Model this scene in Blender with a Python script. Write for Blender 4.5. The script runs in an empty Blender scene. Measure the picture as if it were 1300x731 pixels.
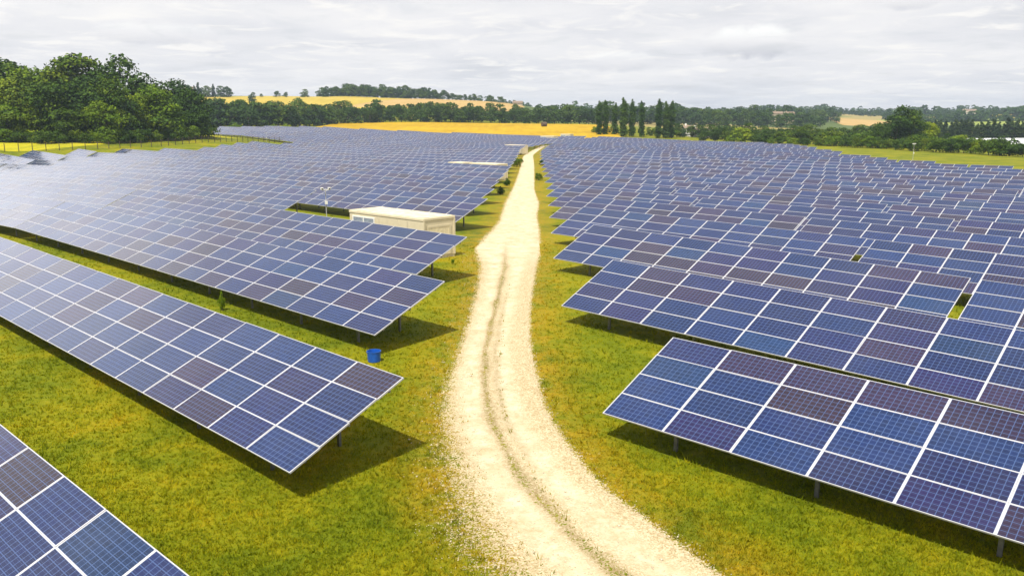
import bpy, bmesh, math, random
import numpy as np
from mathutils import Vector, Matrix
R = math.radians
random.seed(7); rng = np.random.default_rng(7)
scene = bpy.context.scene
col = scene.collection
# ------------------------------------------------------------------ camera
FPX = 1061.74; PITCH = R(11.475); CAMZ = 10.0
cd = bpy.data.cameras.new('camera'); cam = bpy.data.objects.new('camera', cd); col.objects.link(cam)
cam.location = (0, 0, CAMZ); cam.rotation_euler = (R(90) - PITCH, 0, 0)
cd.sensor_width = 36; cd.lens = FPX * 36 / 1300; cd.clip_end = 20000; cd.clip_start = 0.1
scene.camera = cam
# ------------------------------------------------------------------ sun, sky, exposure
SUN_EL = R(63); SUN_DIR = Vector((-0.42, -0.91, 0)).normalized()      # where the sun stands
sd = Vector((SUN_DIR.x * math.cos(SUN_EL), SUN_DIR.y * math.cos(SUN_EL), math.sin(SUN_EL)))
sl = bpy.data.lights.new('sun', 'SUN'); sun = bpy.data.objects.new('sun', sl); col.objects.link(sun)
sl.energy = 5.0; sl.angle = R(0.8); sl.color = (1.0, 0.95, 0.86)
sun.rotation_euler = sd.to_track_quat('Z', 'Y').to_euler()
w = bpy.data.worlds.new('World'); scene.world = w; w.use_nodes = True
nt = w.node_tree; nt.nodes.clear()
def N(nt, t, **k):
    n = nt.nodes.new(t)
    for a, b in k.items():
        if a == 'inp':
            for i, v in b.items(): n.inputs[i].default_value = v
        else: setattr(n, a, b)
    return n
def LK(nt, a, b): nt.links.new(a, b)
def math_n(nt, op, a, b=None, c=None, clamp=False):
    n = nt.nodes.new('ShaderNodeMath'); n.operation = op; n.use_clamp = clamp
    for i, v in enumerate((a, b, c)):
        if v is None: continue
        if isinstance(v, (int, float)): n.inputs[i].default_value = v
        else: nt.links.new(v, n.inputs[i])
    return n.outputs[0]
def ramp(nt, fac, stops, interp='LINEAR'):
    n = nt.nodes.new('ShaderNodeValToRGB'); cr = n.color_ramp; cr.interpolation = interp
    while len(cr.elements) < len(stops): cr.elements.new(0.5)
    for e, (p, c) in zip(cr.elements, stops):
        e.position = p; e.color = (c[0], c[1], c[2], 1) if not isinstance(c, (int, float)) else (c, c, c, 1)
    nt.links.new(fac, n.inputs[0]); return n.outputs[0]
def mix(nt, fac, a, b, mode='MIX'):
    n = nt.nodes.new('ShaderNodeMix'); n.data_type = 'RGBA'; n.blend_type = mode
    if isinstance(fac, (int, float)): n.inputs[0].default_value = fac
    else: nt.links.new(fac, n.inputs[0])
    for i, v in ((6, a), (7, b)):
        if isinstance(v, tuple): n.inputs[i].default_value = (v[0], v[1], v[2], 1)
        else: nt.links.new(v, n.inputs[i])
    return n.outputs[2]
sky = N(nt, 'ShaderNodeTexSky', sky_type='NISHITA', sun_disc=False)
sky.sun_elevation = SUN_EL; sky.sun_rotation = math.atan2(sd.x, sd.y); sky.altitude = 60; sky.dust_density = 2.5
tc = N(nt, 'ShaderNodeTexCoord'); sep = N(nt, 'ShaderNodeSeparateXYZ'); LK(nt, tc.outputs['Generated'], sep.inputs[0])
zz = math_n(nt, 'ADD', math_n(nt, 'MAXIMUM', sep.outputs[2], 0.0), 0.09)
cmb = N(nt, 'ShaderNodeCombineXYZ')
LK(nt, math_n(nt, 'DIVIDE', sep.outputs[0], zz), cmb.inputs[0]); LK(nt, math_n(nt, 'DIVIDE', sep.outputs[1], zz), cmb.inputs[1])
n1 = N(nt, 'ShaderNodeTexNoise', inp={'Scale': 0.8, 'Detail': 9.0, 'Roughness': 0.55, 'Distortion': 0.3}); LK(nt, cmb.outputs[0], n1.inputs['Vector'])
mp = N(nt, 'ShaderNodeMapping'); mp.inputs['Location'].default_value = (3.1, 7.7, 1.0); LK(nt, cmb.outputs[0], mp.inputs[0])
n2 = N(nt, 'ShaderNodeTexNoise', inp={'Scale': 2.6, 'Detail': 10.0, 'Roughness': 0.6, 'Distortion': 0.5}); LK(nt, mp.outputs[0], n2.inputs['Vector'])
cc = ramp(nt, n1.outputs[0], [(0.28, (0.70, 0.71, 0.745)), (0.44, (0.80, 0.80, 0.825)), (0.60, (0.88, 0.87, 0.875)), (0.76, (0.94, 0.925, 0.91))])
puff = ramp(nt, n2.outputs[0], [(0.52, 0.0), (0.66, 1.0)])
cc2 = mix(nt, puff, cc, (0.95, 0.93, 0.905))
dn = N(nt, 'ShaderNodeVectorMath', operation='NORMALIZE'); LK(nt, tc.outputs['Generated'], dn.inputs[0])
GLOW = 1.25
def cloud(az, el, wx, wz, a, b_, fac_in):
    sp2 = N(nt, 'ShaderNodeSeparateXYZ'); LK(nt, dn.outputs[0], sp2.inputs[0])
    azn = math_n(nt, 'ARCTAN2', sp2.outputs[0], sp2.outputs[1])
    dx = math_n(nt, 'DIVIDE', math_n(nt, 'SUBTRACT', azn, R(az)), R(wx)); dz = math_n(nt, 'DIVIDE', math_n(nt, 'SUBTRACT', sp2.outputs[2], math.sin(R(el))), R(wz))
    d2 = math_n(nt, 'ADD', math_n(nt, 'MULTIPLY', dx, dx), math_n(nt, 'MULTIPLY', dz, dz))
    nc = N(nt, 'ShaderNodeTexNoise', inp={'Scale': 38.0, 'Detail': 7.0, 'Roughness': 0.6}); LK(nt, dn.outputs[0], nc.inputs['Vector'])
    v = math_n(nt, 'SUBTRACT', math_n(nt, 'ADD', 1.0, math_n(nt, 'MULTIPLY', math_n(nt, 'SUBTRACT', nc.outputs[0], 0.5), 2.2)), d2)
    body = ramp(nt, v, [(0.0, 0.0), (0.55, a)])
    shade = ramp(nt, math_n(nt, 'ADD', math_n(nt, 'MULTIPLY', dz, 0.5), 0.5), [(0.12, (0.60, 0.61, 0.66)), (0.50, (0.86, 0.85, 0.86)), (0.80, (1.0, 1.0, 0.98))])
    return mix(nt, body, fac_in, shade)
cc2 = cloud(15.3, 4.7, 3.4, 1.15, 1.0, 0, cc2)
cc2 = cloud(7.0, 3.6, 2.6, 0.7, 0.45, 0, cc2)
cc2 = cloud(24.5, 6.8, 1.6, 0.6, 0.6, 0, cc2)
cc2 = cloud(-22.0, 5.0, 4.5, 0.7, 0.4, 0, cc2)
# brighter sky patch outside the frame, added to whiten the left panels' reflections
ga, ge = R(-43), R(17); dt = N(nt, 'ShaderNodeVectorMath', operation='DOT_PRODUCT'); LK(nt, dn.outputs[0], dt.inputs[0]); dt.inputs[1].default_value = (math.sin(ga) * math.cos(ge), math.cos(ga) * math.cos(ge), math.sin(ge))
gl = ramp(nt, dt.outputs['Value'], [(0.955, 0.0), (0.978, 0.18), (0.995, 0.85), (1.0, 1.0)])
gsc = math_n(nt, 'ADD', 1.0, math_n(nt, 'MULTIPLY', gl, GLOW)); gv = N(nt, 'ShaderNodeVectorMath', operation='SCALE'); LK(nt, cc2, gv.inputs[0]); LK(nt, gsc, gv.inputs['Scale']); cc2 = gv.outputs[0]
cov = ramp(nt, n2.outputs[0], [(0.30, 0.86), (0.45, 1.0)])
bg1 = N(nt, 'ShaderNodeBackground', inp={'Strength': 0.09}); LK(nt, sky.outputs[0], bg1.inputs[0])
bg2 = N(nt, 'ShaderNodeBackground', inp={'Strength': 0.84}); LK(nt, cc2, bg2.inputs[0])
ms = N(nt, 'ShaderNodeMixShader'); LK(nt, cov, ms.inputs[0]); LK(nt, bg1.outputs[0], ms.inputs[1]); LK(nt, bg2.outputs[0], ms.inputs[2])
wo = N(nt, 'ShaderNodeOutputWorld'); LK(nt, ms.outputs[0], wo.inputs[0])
vs = scene.view_settings
vs.view_transform = 'Standard'; vs.look = 'None'; vs.exposure = 0.35; vs.gamma = 1.0; vs.use_curve_mapping = False
scene.render.engine = 'CYCLES'
scene.cycles.max_bounces = 6; scene.cycles.transparent_max_bounces = 8
HAZE_DENSITY = 0.00016
# ------------------------------------------------------------------ geometry of the site
E_ = np.array([math.cos(R(-43)), math.sin(R(-43))]); N_ = np.array([-E_[1], E_[0]])     # along a row, across rows
CP = np.array([(0,-60,.2),(-60,-60,.4),(60,-60,.1),(0,0,.3),(-40,0,.6),(40,0,.1),(0,12,.32),
(-5,20,.5),(3,24,.6),(-5,31.5,.87),(2,36,1.05),(-5,43,1.13),(2.5,48,1.27),(2.8,60,1.12),(-4.5,66,1.15),(3.2,71,.93),(-4,78,1.0),(3.6,83,.75),(-3.8,90,.8),
(4,95,.6),(-3,103,.75),(4.5,107,.45),(-1,150,.35),(1,205,.6),(12,290,.6),
(-21,34,.98),(-23.5,48.5,1.33),(-23,60,1.35),(-18.6,79,1.2),(-39,64,1.35),(9.5,29.3,.75),(17,34,.73),(10,16.8,.45),
(30,80,.2),(39,83,.1),(60,110,0),(80,130,0),(90,200,-.2),(60,200,.1),(90,300,-.4),(115,160,-.1),(140,230,-.6),
(-60,150,.8),(-116,190,.6),(-87,206,.6),(-76,261,1.1),(-90,310,2.5),(-120,340,3),(-145,400,4),(-100,400,4),(-55,390,2.2),(-17,370,1.1),(17,340,.4),(70,330,-.3),(87,300,-.5),
(-135,212,3.0),(-160,250,4.8),(-118,236,3.2),(-100,282,4.0),(-180,250,5.6),(-230,300,7),(-200,200,4),(-170,380,5),(-250,200,5),
(-93,520,6.2),(0,520,6.0),(50,515,5.3),(-150,450,5),(100,450,.5),(100,600,2),(-200,520,7),(150,400,-.5),(200,330,-2.6),(300,450,-1.5),(250,300,-2.8),(165,300,-1.0),
(-300,700,14),(-150,700,14),(0,700,10),(100,750,6),(300,700,1),(450,700,2),
(-420,900,33),(-350,900,31),(-250,900,31.5),(-170,900,31.5),(-80,900,28.5),(-8,900,25),(60,900,14),(150,900,9),(-200,1150,33),
(360,900,3),(400,1100,11),(250,1100,9),(600,900,3),(750,1200,13),(550,1200,8),
(500,1600,19),(900,1600,20),(1300,1600,22),(300,1600,16),(0,1700,20),(-400,1700,30),(-1200,1500,40),(-800,500,20),(900,500,2),
(0,5000,15),(-3500,4000,30),(3500,4000,25),(-4000,0,10),(4000,0,5),(0,-4000,0),(-400,-300,0),(400,-300,0)], float)
def warp(x, y):
    x = np.asarray(x, float); y = np.asarray(y, float); d = np.sqrt(x * x + y * y) + 1e-6
    s = np.log1p(d / 25.0) / d * 3.0
    return x * s, y * s
_cx, _cy = warp(CP[:, 0], CP[:, 1])
def _k(r2): return 0.5 * r2 * np.log(r2 + 1e-12)
_n = len(CP); _A = np.zeros((_n + 3, _n + 3))
_A[:_n, :_n] = _k((_cx[:, None] - _cx) ** 2 + (_cy[:, None] - _cy) ** 2) + np.eye(_n) * 0.004
_A[:_n, _n] = 1; _A[:_n, _n + 1] = _cx; _A[:_n, _n + 2] = _cy; _A[_n:, :_n] = _A[:_n, _n:].T
_w = np.linalg.solve(_A, np.concatenate([CP[:, 2], [0, 0, 0]]))
def T(x, y):
    x = np.asarray(x, float); y = np.asarray(y, float); sh = x.shape; x = x.ravel(); y = y.ravel(); out = np.empty(len(x))
    for a in range(0, len(x), 20000):
        u, v = warp(x[a:a+20000], y[a:a+20000])
        out[a:a+20000] = _k((u[:, None] - _cx) ** 2 + (v[:, None] - _cy) ** 2) @ _w[:_n] + _w[_n] + _w[_n+1] * u + _w[_n+2] * v
    return out.reshape(sh)
def T1(x, y): return float(T(np.array([x]), np.array([y]))[0])
def to_px(x, y, z):
    Z = z - CAMZ; c, s = math.cos(PITCH), math.sin(PITCH); d = y * c - Z * s; u = y * s + Z * c
    return 650 + FPX * x / d, 365.5 - FPX * u / d, d
def at(px, depth):                                  # ground point in the direction of a photo column at a distance
    x = (px - 650) / FPX * depth; return x, depth
def bp(px, py):                                     # ground point under a photo pixel
    X = (px - 650) / FPX; u = -(py - 365.5) / FPX; c, s = math.cos(PITCH), math.sin(PITCH)
    dy = c + u * s; dz = -s + u * c; b = 9.3
    for _ in range(30):
        t = b / -dz; b2 = CAMZ - T1(t * X, t * dy); b = 0.5 * b + 0.5 * b2
    t = b / -dz
    return t * X, t * dy
# ------------------------------------------------------------------ materials
def mat(name):
    m = bpy.data.materials.new(name); m.use_nodes = True; nt = m.node_tree; nt.nodes.clear()
    o = N(nt, 'ShaderNodeOutputMaterial'); b = N(nt, 'ShaderNodeBsdfPrincipled'); LK(nt, b.outputs[0], o.inputs[0])
    return m, nt, b, o
def simple(name, c, rough=0.7, metal=0.0, var=0.12, scale=6.0, bump=0.0, spec=0.5):
    m, nt, b, o = mat(name)
    g = N(nt, 'ShaderNodeNewGeometry'); n = N(nt, 'ShaderNodeTexNoise', inp={'Scale': scale, 'Detail': 5.0, 'Roughness': 0.65}); LK(nt, g.outputs['Position'], n.inputs['Vector'])
    cl = ramp(nt, n.outputs[0], [(0.3, tuple(v * (1 - var * 1.6) for v in c)), (0.65, tuple(min(1, v * (1 + var)) for v in c))])
    LK(nt, cl, b.inputs['Base Color']); b.inputs['Roughness'].default_value = rough; b.inputs['Metallic'].default_value = metal
    b.inputs['Specular IOR Level'].default_value = spec
    if bump:
        bm = N(nt, 'ShaderNodeBump', inp={'Strength': bump, 'Distance': 0.02}); LK(nt, n.outputs[0], bm.inputs['Height']); LK(nt, bm.outputs[0], b.inputs['Normal'])
    return m
GREENS = [(0.064, 0.096, 0.001), (0.130, 0.152, 0.001), (0.215, 0.200, 0.002), (0.31, 0.205, 0.003)]
VERGE_L = [(8, -0.15), (12, -0.15), (16, -0.14), (20, -1.38), (25, -2.12), (30, -2.17), (36, -1.95), (44, -1.84), (52, -2.09), (60, -2.22), (70, -1.39), (85, -0.87), (99, -0.47)]
VERGE_R = [(8, 6.15), (12, 6.15), (16, 4.66), (20, 2.63), (25, 1.28), (30, 0.87), (36, 0.78), (44, 1.15), (52, 1.64), (60, 2.03), (70, 2.23), (85, 2.58), (99, 3.0)]
def grass_group():
    g = bpy.data.node_groups.new('grass_colour', 'ShaderNodeTree')
    g.interface.new_socket('Color', in_out='OUTPUT', socket_type='NodeSocketColor'); g.interface.new_socket('Height', in_out='OUTPUT', socket_type='NodeSocketFloat')
    o = N(g, 'NodeGroupOutput'); geo = N(g, 'ShaderNodeNewGeometry')
    def nz(s, d=4.0, r=0.6, dist=0.0):
        n = N(g, 'ShaderNodeTexNoise', inp={'Scale': s, 'Detail': d, 'Roughness': r, 'Distortion': dist}); LK(g, geo.outputs['Position'], n.inputs['Vector']); return n.outputs[0]
    big = nz(0.13, 4.0, 0.55, 0.6); mid = nz(0.9, 6.0, 0.7, 0.4); fine = nz(11.0, 6.0, 0.8); vf = nz(45.0, 3.0, 0.7)
    s = math_n(g, 'ADD', math_n(g, 'MULTIPLY', big, 0.42), math_n(g, 'MULTIPLY', mid, 0.33)); s = math_n(g, 'ADD', s, math_n(g, 'MULTIPLY', fine, 0.25))
    c = ramp(g, s, [(0.38, GREENS[0]), (0.48, GREENS[1]), (0.565, GREENS[2]), (0.66, GREENS[3])])
    dk = ramp(g, vf, [(0.30, 0.42), (0.55, 1.08)])
    c = mix(g, 0.85, c, dk, 'MULTIPLY')
    sp = N(g, 'ShaderNodeSeparateXYZ'); LK(g, geo.outputs['Position'], sp.inputs[0])
    yy_ = math_n(g, 'MULTIPLY', sp.outputs[1], 0.01)
    def curve(pts, lo_, hi_):
        fc = N(g, 'ShaderNodeFloatCurve'); cu = fc.mapping.curves[0]; pp = [(y / 100, (v - lo_) / (hi_ - lo_)) for y, v in pts]
        cu.points[0].location = pp[0]; cu.points[1].location = pp[-1]
        for p in pp[1:-1]: cu.points.new(*p)
        fc.mapping.update(); LK(g, yy_, fc.inputs['Value']); return math_n(g, 'ADD', math_n(g, 'MULTIPLY', fc.outputs[0], hi_ - lo_), lo_)
    L_ = curve(VERGE_L, -8, 6); R_ = curve(VERGE_R, -8, 6)
    dl = math_n(g, 'SUBTRACT', L_, sp.outputs[0]); dr = math_n(g, 'SUBTRACT', sp.outputs[0], R_); dd = math_n(g, 'MAXIMUM', dl, dr)
    dry = math_n(g, 'SUBTRACT', 1.15, math_n(g, 'MULTIPLY', math_n(g, 'ABSOLUTE', dd), 0.50), clamp=True)
    dry = math_n(g, 'MULTIPLY', dry, ramp(g, mid, [(0.38, 0.15), (0.60, 1.0)])); dry = math_n(g, 'MULTIPLY', dry, 0.85)
    dk2 = ramp(g, fine, [(0.35, (0.14, 0.085, 0.002)), (0.62, (0.34, 0.22, 0.006))])
    c = mix(g, dry, c, dk2)
    LK(g, c, o.inputs[0]); LK(g, math_n(g, 'ADD', math_n(g, 'MULTIPLY', fine, 0.6), math_n(g, 'MULTIPLY', vf, 0.4)), o.inputs[1])
    return g
GG = grass_group()
def m_ground():
    m, nt, b, o = mat('meadow_grass'); g = N(nt, 'ShaderNodeGroup'); g.node_tree = GG
    geo = N(nt, 'ShaderNodeNewGeometry'); sp = N(nt, 'ShaderNodeSeparateXYZ'); LK(nt, geo.outputs['Position'], sp.inputs[0])
    # the far land is a patchwork of fields
    v = N(nt, 'ShaderNodeTexVoronoi', inp={'Scale': 0.0042, 'Randomness': 0.8}); LK(nt, geo.outputs['Position'], v.inputs['Vector'])
    hs = N(nt, 'ShaderNodeSeparateColor'); LK(nt, v.outputs['Color'], hs.inputs[0])
    fc = ramp(nt, hs.outputs[0], [(0.0, (0.07, 0.10, 0.02)), (0.35, (0.10, 0.14, 0.03)), (0.6, (0.26, 0.21, 0.07)), (0.8, (0.09, 0.12, 0.025))], 'CONSTANT')
    f = math_n(nt, 'MULTIPLY', math_n(nt, 'SUBTRACT', sp.outputs[1], 600.0), 0.01, clamp=True)
    LK(nt, mix(nt, f, g.outputs[0], fc), b.inputs['Base Color']); b.inputs['Roughness'].default_value = 0.9; b.inputs['Specular IOR Level'].default_value = 0.15
    bm = N(nt, 'ShaderNodeBump', inp={'Strength': 0.7, 'Distance': 0.05}); LK(nt, g.outputs[1], bm.inputs['Height']); LK(nt, bm.outputs[0], b.inputs['Normal'])
    return m
def m_path():
    m, nt, b, o = mat('limestone_gravel'); g = N(nt, 'ShaderNodeGroup'); g.node_tree = GG
    geo = N(nt, 'ShaderNodeNewGeometry'); at_ = N(nt, 'ShaderNodeAttribute', attribute_name='cover')
    def nz(s, d=4.0, r=0.6):
        n = N(nt, 'ShaderNodeTexNoise', inp={'Scale': s, 'Detail': d, 'Roughness': r}); LK(nt, geo.outputs['Position'], n.inputs['Vector']); return n.outputs[0]
    a = nz(1.2, 6.0, 0.75); bb = nz(9.0, 5.0, 0.8)
    vo = N(nt, 'ShaderNodeTexVoronoi', inp={'Scale': 26.0}); LK(nt, geo.outputs['Position'], vo.inputs['Vector'])
    hs = N(nt, 'ShaderNodeSeparateColor'); LK(nt, vo.outputs['Color'], hs.inputs[0])
    th = math_n(nt, 'ADD', math_n(nt, 'MULTIPLY', math_n(nt, 'SUBTRACT', a, 0.5), 0.9), math_n(nt, 'MULTIPLY', math_n(nt, 'SUBTRACT', hs.outputs[0], 0.5), 0.75))
    th = math_n(nt, 'ADD', th, math_n(nt, 'MULTIPLY', math_n(nt, 'SUBTRACT', bb, 0.5), 0.7))
    mask = ramp(nt, math_n(nt, 'ADD', at_.outputs['Fac'], th), [(0.47, 0.0), (0.53, 1.0)])
    st = ramp(nt, hs.outputs[1], [(0.0, (0.31, 0.24, 0.12)), (0.35, (0.44, 0.36, 0.21)), (1.0, (0.60, 0.53, 0.37))])
    soft = ramp(nt, a, [(0.3, (0.47, 0.385, 0.23)), (0.5, (0.57, 0.495, 0.345)), (0.68, (0.67, 0.61, 0.46))])
    worn = N(nt, 'ShaderNodeAttribute', attribute_name='worn')
    gc = mix(nt, worn.outputs['Fac'], st, soft)
    dirt = ramp(nt, nz(3.3, 7.0, 0.8), [(0.36, (0.70, 0.62, 0.50)), (0.5, (1, 1, 1))])
    gc = mix(nt, 0.6, gc, dirt, 'MULTIPLY')
    da = N(nt, 'ShaderNodeAttribute', attribute_name='dirt'); gc = mix(nt, math_n(nt, 'MULTIPLY', da.outputs['Fac'], ramp(nt, bb, [(0.36, 1.0), (0.62, 0.25)])), gc, (0.17, 0.115, 0.03))
    gc = mix(nt, 1.0, gc, (0.90, 0.87, 0.83), 'MULTIPLY')
    LK(nt, mix(nt, mask, g.outputs[0], gc), b.inputs['Base Color']); b.inputs['Roughness'].default_value = 0.92; b.inputs['Specular IOR Level'].default_value = 0.2
    h = math_n(nt, 'ADD', math_n(nt, 'MULTIPLY', vo.outputs['Distance'], -0.5), math_n(nt, 'MULTIPLY', bb, 1.1))
    bm = N(nt, 'ShaderNodeBump', inp={'Strength': 0.65, 'Distance': 0.035}); LK(nt, h, bm.inputs['Height']); LK(nt, bm.outputs[0], b.inputs['Normal'])
    return m
def m_field(name, c1, c2):
    m, nt, b, o = mat(name); geo = N(nt, 'ShaderNodeNewGeometry')
    mpn = N(nt, 'ShaderNodeMapping'); mpn.inputs['Rotation'].default_value = (0, 0, 0.5); mpn.inputs['Scale'].default_value = (0.35, 0.02, 1); LK(nt, geo.outputs['Position'], mpn.inputs[0])
    n = N(nt, 'ShaderNodeTexNoise', inp={'Scale': 1.0, 'Detail': 6.0, 'Roughness': 0.7}); LK(nt, mpn.outputs[0], n.inputs['Vector'])
    n2 = N(nt, 'ShaderNodeTexNoise', inp={'Scale': 0.03, 'Detail': 5.0, 'Roughness': 0.6}); LK(nt, geo.outputs['Position'], n2.inputs['Vector'])
    s = math_n(nt, 'ADD', math_n(nt, 'MULTIPLY', n.outputs[0], 0.5), math_n(nt, 'MULTIPLY', n2.outputs[0], 0.5))
    LK(nt, ramp(nt, s, [(0.38, c1), (0.62, c2)]), b.inputs['Base Color']); b.inputs['Roughness'].default_value = 0.95; b.inputs['Specular IOR Level'].default_value = 0.1
    return m
def glass(name, source):
    m, nt, b, o = mat(name)
    uv = N(nt, 'ShaderNodeUVMap'); sp = N(nt, 'ShaderNodeSeparateXYZ'); LK(nt, uv.outputs[0], sp.inputs[0])
    def line(coord, cnt, wd):
        f = math_n(nt, 'FRACT', math_n(nt, 'MULTIPLY', coord, cnt)); d = math_n(nt, 'ABSOLUTE', math_n(nt, 'SUBTRACT', f, 0.5))
        return math_n(nt, 'GREATER_THAN', d, 0.5 - wd)
    gx = line(sp.outputs[0], 12.0, 0.055); gy = line(sp.outputs[1], 6.0, 0.05)
    grid = math_n(nt, 'MAXIMUM', gx, gy)
    bus = line(math_n(nt, 'ADD', sp.outputs[1], 1 / 24.0), 12.0, 0.045)
    if source == 'object':
        oi = N(nt, 'ShaderNodeObjectInfo'); tint = oi.outputs['Color']
    else:
        tint = N(nt, 'ShaderNodeAttribute', attribute_name='tint').outputs['Color']
    cell = N(nt, 'ShaderNodeTexVoronoi', inp={'Scale': 1.0}); cell.feature = 'F1'
    sc = N(nt, 'ShaderNodeVectorMath', operation='MULTIPLY'); sc.inputs[1].default_value = (12, 6, 1); LK(nt, uv.outputs[0], sc.inputs[0])
    fl = N(nt, 'ShaderNodeVectorMath', operation='FLOOR'); LK(nt, sc.outputs[0], fl.inputs[0])
    geo = N(nt, 'ShaderNodeNewGeometry')
    wn = N(nt, 'ShaderNodeTexWhiteNoise', noise_dimensions='4D'); LK(nt, fl.outputs[0], wn.inputs['Vector'])
    hsx = N(nt, 'ShaderNodeSeparateColor'); LK(nt, tint, hsx.inputs[0]); LK(nt, math_n(nt, 'MULTIPLY', hsx.outputs[0], 977.0), wn.inputs['W'])
    grain = N(nt, 'ShaderNodeTexNoise', inp={'Scale': 14.0, 'Detail': 3.0}); LK(nt, geo.outputs['Position'], grain.inputs['Vector'])
    v = math_n(nt, 'ADD', math_n(nt, 'MULTIPLY', wn.outputs[0], 0.30), math_n(nt, 'MULTIPLY', grain.outputs[0], 0.5)); v = math_n(nt, 'ADD', v, 0.58)
    vv = N(nt, 'ShaderNodeCombineColor')
    for i in range(3): LK(nt, v, vv.inputs[i])
    c = mix(nt, 1.0, tint, vv.outputs[0], 'MULTIPLY')
    c = mix(nt, math_n(nt, 'MULTIPLY', bus, 0.22), c, (0.09, 0.14, 0.28))
    c = mix(nt, math_n(nt, 'MULTIPLY', grid, 0.50), c, (0.08, 0.14, 0.31))
    dust = N(nt, 'ShaderNodeTexNoise', inp={'Scale': 0.35, 'Detail': 5.0, 'Roughness': 0.6}); LK(nt, geo.outputs['Position'], dust.inputs['Vector'])
    c = mix(nt, ramp(nt, dust.outputs[0], [(0.4, 0.0), (0.8, 0.05)]), c, (0.30, 0.28, 0.26))
    LK(nt, c, b.inputs['Base Color']); b.inputs['Roughness'].default_value = 0.09; b.inputs['IOR'].default_value = 1.47
    b.inputs['Sheen Weight'].default_value = 0.10; b.inputs['Sheen Roughness'].default_value = 0.20
    b.inputs['Specular IOR Level'].default_value = 0.5
    return m
def leaf(name, c1, c2, c3, trans=0.25):
    m, nt, b, o = mat(name); a = N(nt, 'ShaderNodeAttribute', attribute_name='tint'); oi = N(nt, 'ShaderNodeObjectInfo')
    s = math_n(nt, 'ADD', math_n(nt, 'MULTIPLY', a.outputs['Fac'], 0.6), math_n(nt, 'MULTIPLY', oi.outputs['Random'], 0.4))
    c = ramp(nt, s, [(0.1, c1), (0.5, c2), (0.95, c3)])
    LK(nt, c, b.inputs['Base Color']); b.inputs['Roughness'].default_value = 0.75; b.inputs['Specular IOR Level'].default_value = 0.2
    tr = N(nt, 'ShaderNodeBsdfTranslucent'); LK(nt, c, tr.inputs[0]); mx = N(nt, 'ShaderNodeMixShader', inp={0: trans})
    LK(nt, b.outputs[0], mx.inputs[1]); LK(nt, tr.outputs[0], mx.inputs[2]); LK(nt, mx.outputs[0], o.inputs[0])
    return m
M = {}
M['ground'] = m_ground(); M['path'] = m_path()
M['wheat'] = m_field('ripe_wheat', (0.31, 0.19, 0.006), (0.44, 0.29, 0.012))
M['wheat_pale'] = m_field('pale_wheat', (0.32, 0.24, 0.03), (0.42, 0.32, 0.06))
M['stubble'] = m_field('stubble', (0.33, 0.22, 0.07), (0.42, 0.29, 0.12))
M['pasture'] = m_field('light_pasture', (0.16, 0.22, 0.03), (0.26, 0.28, 0.06))
M['rape'] = m_field('yellow_flower_meadow', (0.22, 0.24, 0.01), (0.50, 0.42, 0.01))
M['glass_obj'] = glass('photovoltaic_cells', 'object'); M['glass_attr'] = glass('photovoltaic_cells_far', 'attr')
M['alu'] = simple('aluminium_frame', (0.47, 0.47, 0.49), 0.42, 0.15, 0.05)
M['steel'] = simple('galvanised_steel', (0.20, 0.20, 0.20), 0.5, 0.6, 0.2)
M['back'] = simple('panel_backsheet', (0.45, 0.45, 0.46), 0.7)
M['cream'] = simple('cream_render', (0.60, 0.53, 0.36), 0.8, 0, 0.05, 3.0, 0.2)
M['cream_roof'] = simple('stained_roof', (0.58, 0.51, 0.36), 0.9, 0, 0.3, 2.2, 0.2)
M['louvre'] = simple('grey_louvre', (0.36, 0.42, 0.50), 0.5)
M['dark'] = simple('dark_metal', (0.05, 0.05, 0.05), 0.6)
M['white'] = simple('white_paint', (0.78, 0.77, 0.73), 0.5, 0, 0.05)
M['blue'] = simple('blue_plastic', (0.01, 0.09, 0.42), 0.35, 0, 0.12, 5)
M['water'] = simple('dark_water', (0.01, 0.03, 0.08), 0.08)
M['bark'] = simple('bark', (0.10, 0.075, 0.05), 0.95, 0, 0.3, 4.0)
M['wood'] = simple('weathered_wood', (0.07, 0.05, 0.035), 0.9, 0, 0.3, 8)
M['wire'] = simple('wire', (0.12, 0.13, 0.11), 0.6, 0.4)
M['tile'] = simple('clay_tiles', (0.20, 0.145, 0.10), 0.85, 0, 0.25, 1.5)
M['wall'] = simple('limestone_wall', (0.42, 0.35, 0.24), 0.9, 0, 0.1, 1.0)
M['film'] = simple('greenhouse_film', (0.80, 0.82, 0.84), 0.35, 0, 0.05, 1.0)
M['pane'] = simple('window_pane', (0.05, 0.06, 0.07), 0.1)
M['stone'] = simple('limestone', (0.52, 0.46, 0.33), 0.9, 0, 0.15, 12)
M['broad'] = leaf('broadleaf', (0.010, 0.032, 0.002), (0.040, 0.084, 0.002), (0.165, 0.210, 0.002), 0.08)
M['lush'] = leaf('lush_leaf', (0.040, 0.095, 0.002), (0.105, 0.175, 0.002), (0.24, 0.28, 0.003), 0.15)
M['farleaf'] = leaf('distant_leaf', (0.018, 0.048, 0.008), (0.044, 0.090, 0.010), (0.105, 0.155, 0.010))
M['conifer'] = leaf('conifer_needles', (0.014, 0.034, 0.010), (0.024, 0.048, 0.012), (0.042, 0.066, 0.014), 0.1)
M['poplar'] = leaf('poplar_leaf', (0.022, 0.056, 0.006), (0.044, 0.095, 0.008), (0.085, 0.14, 0.008))
M['weed'] = leaf('weed_leaf', (0.05, 0.09, 0.01), (0.09, 0.13, 0.01), (0.16, 0.18, 0.02))
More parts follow.
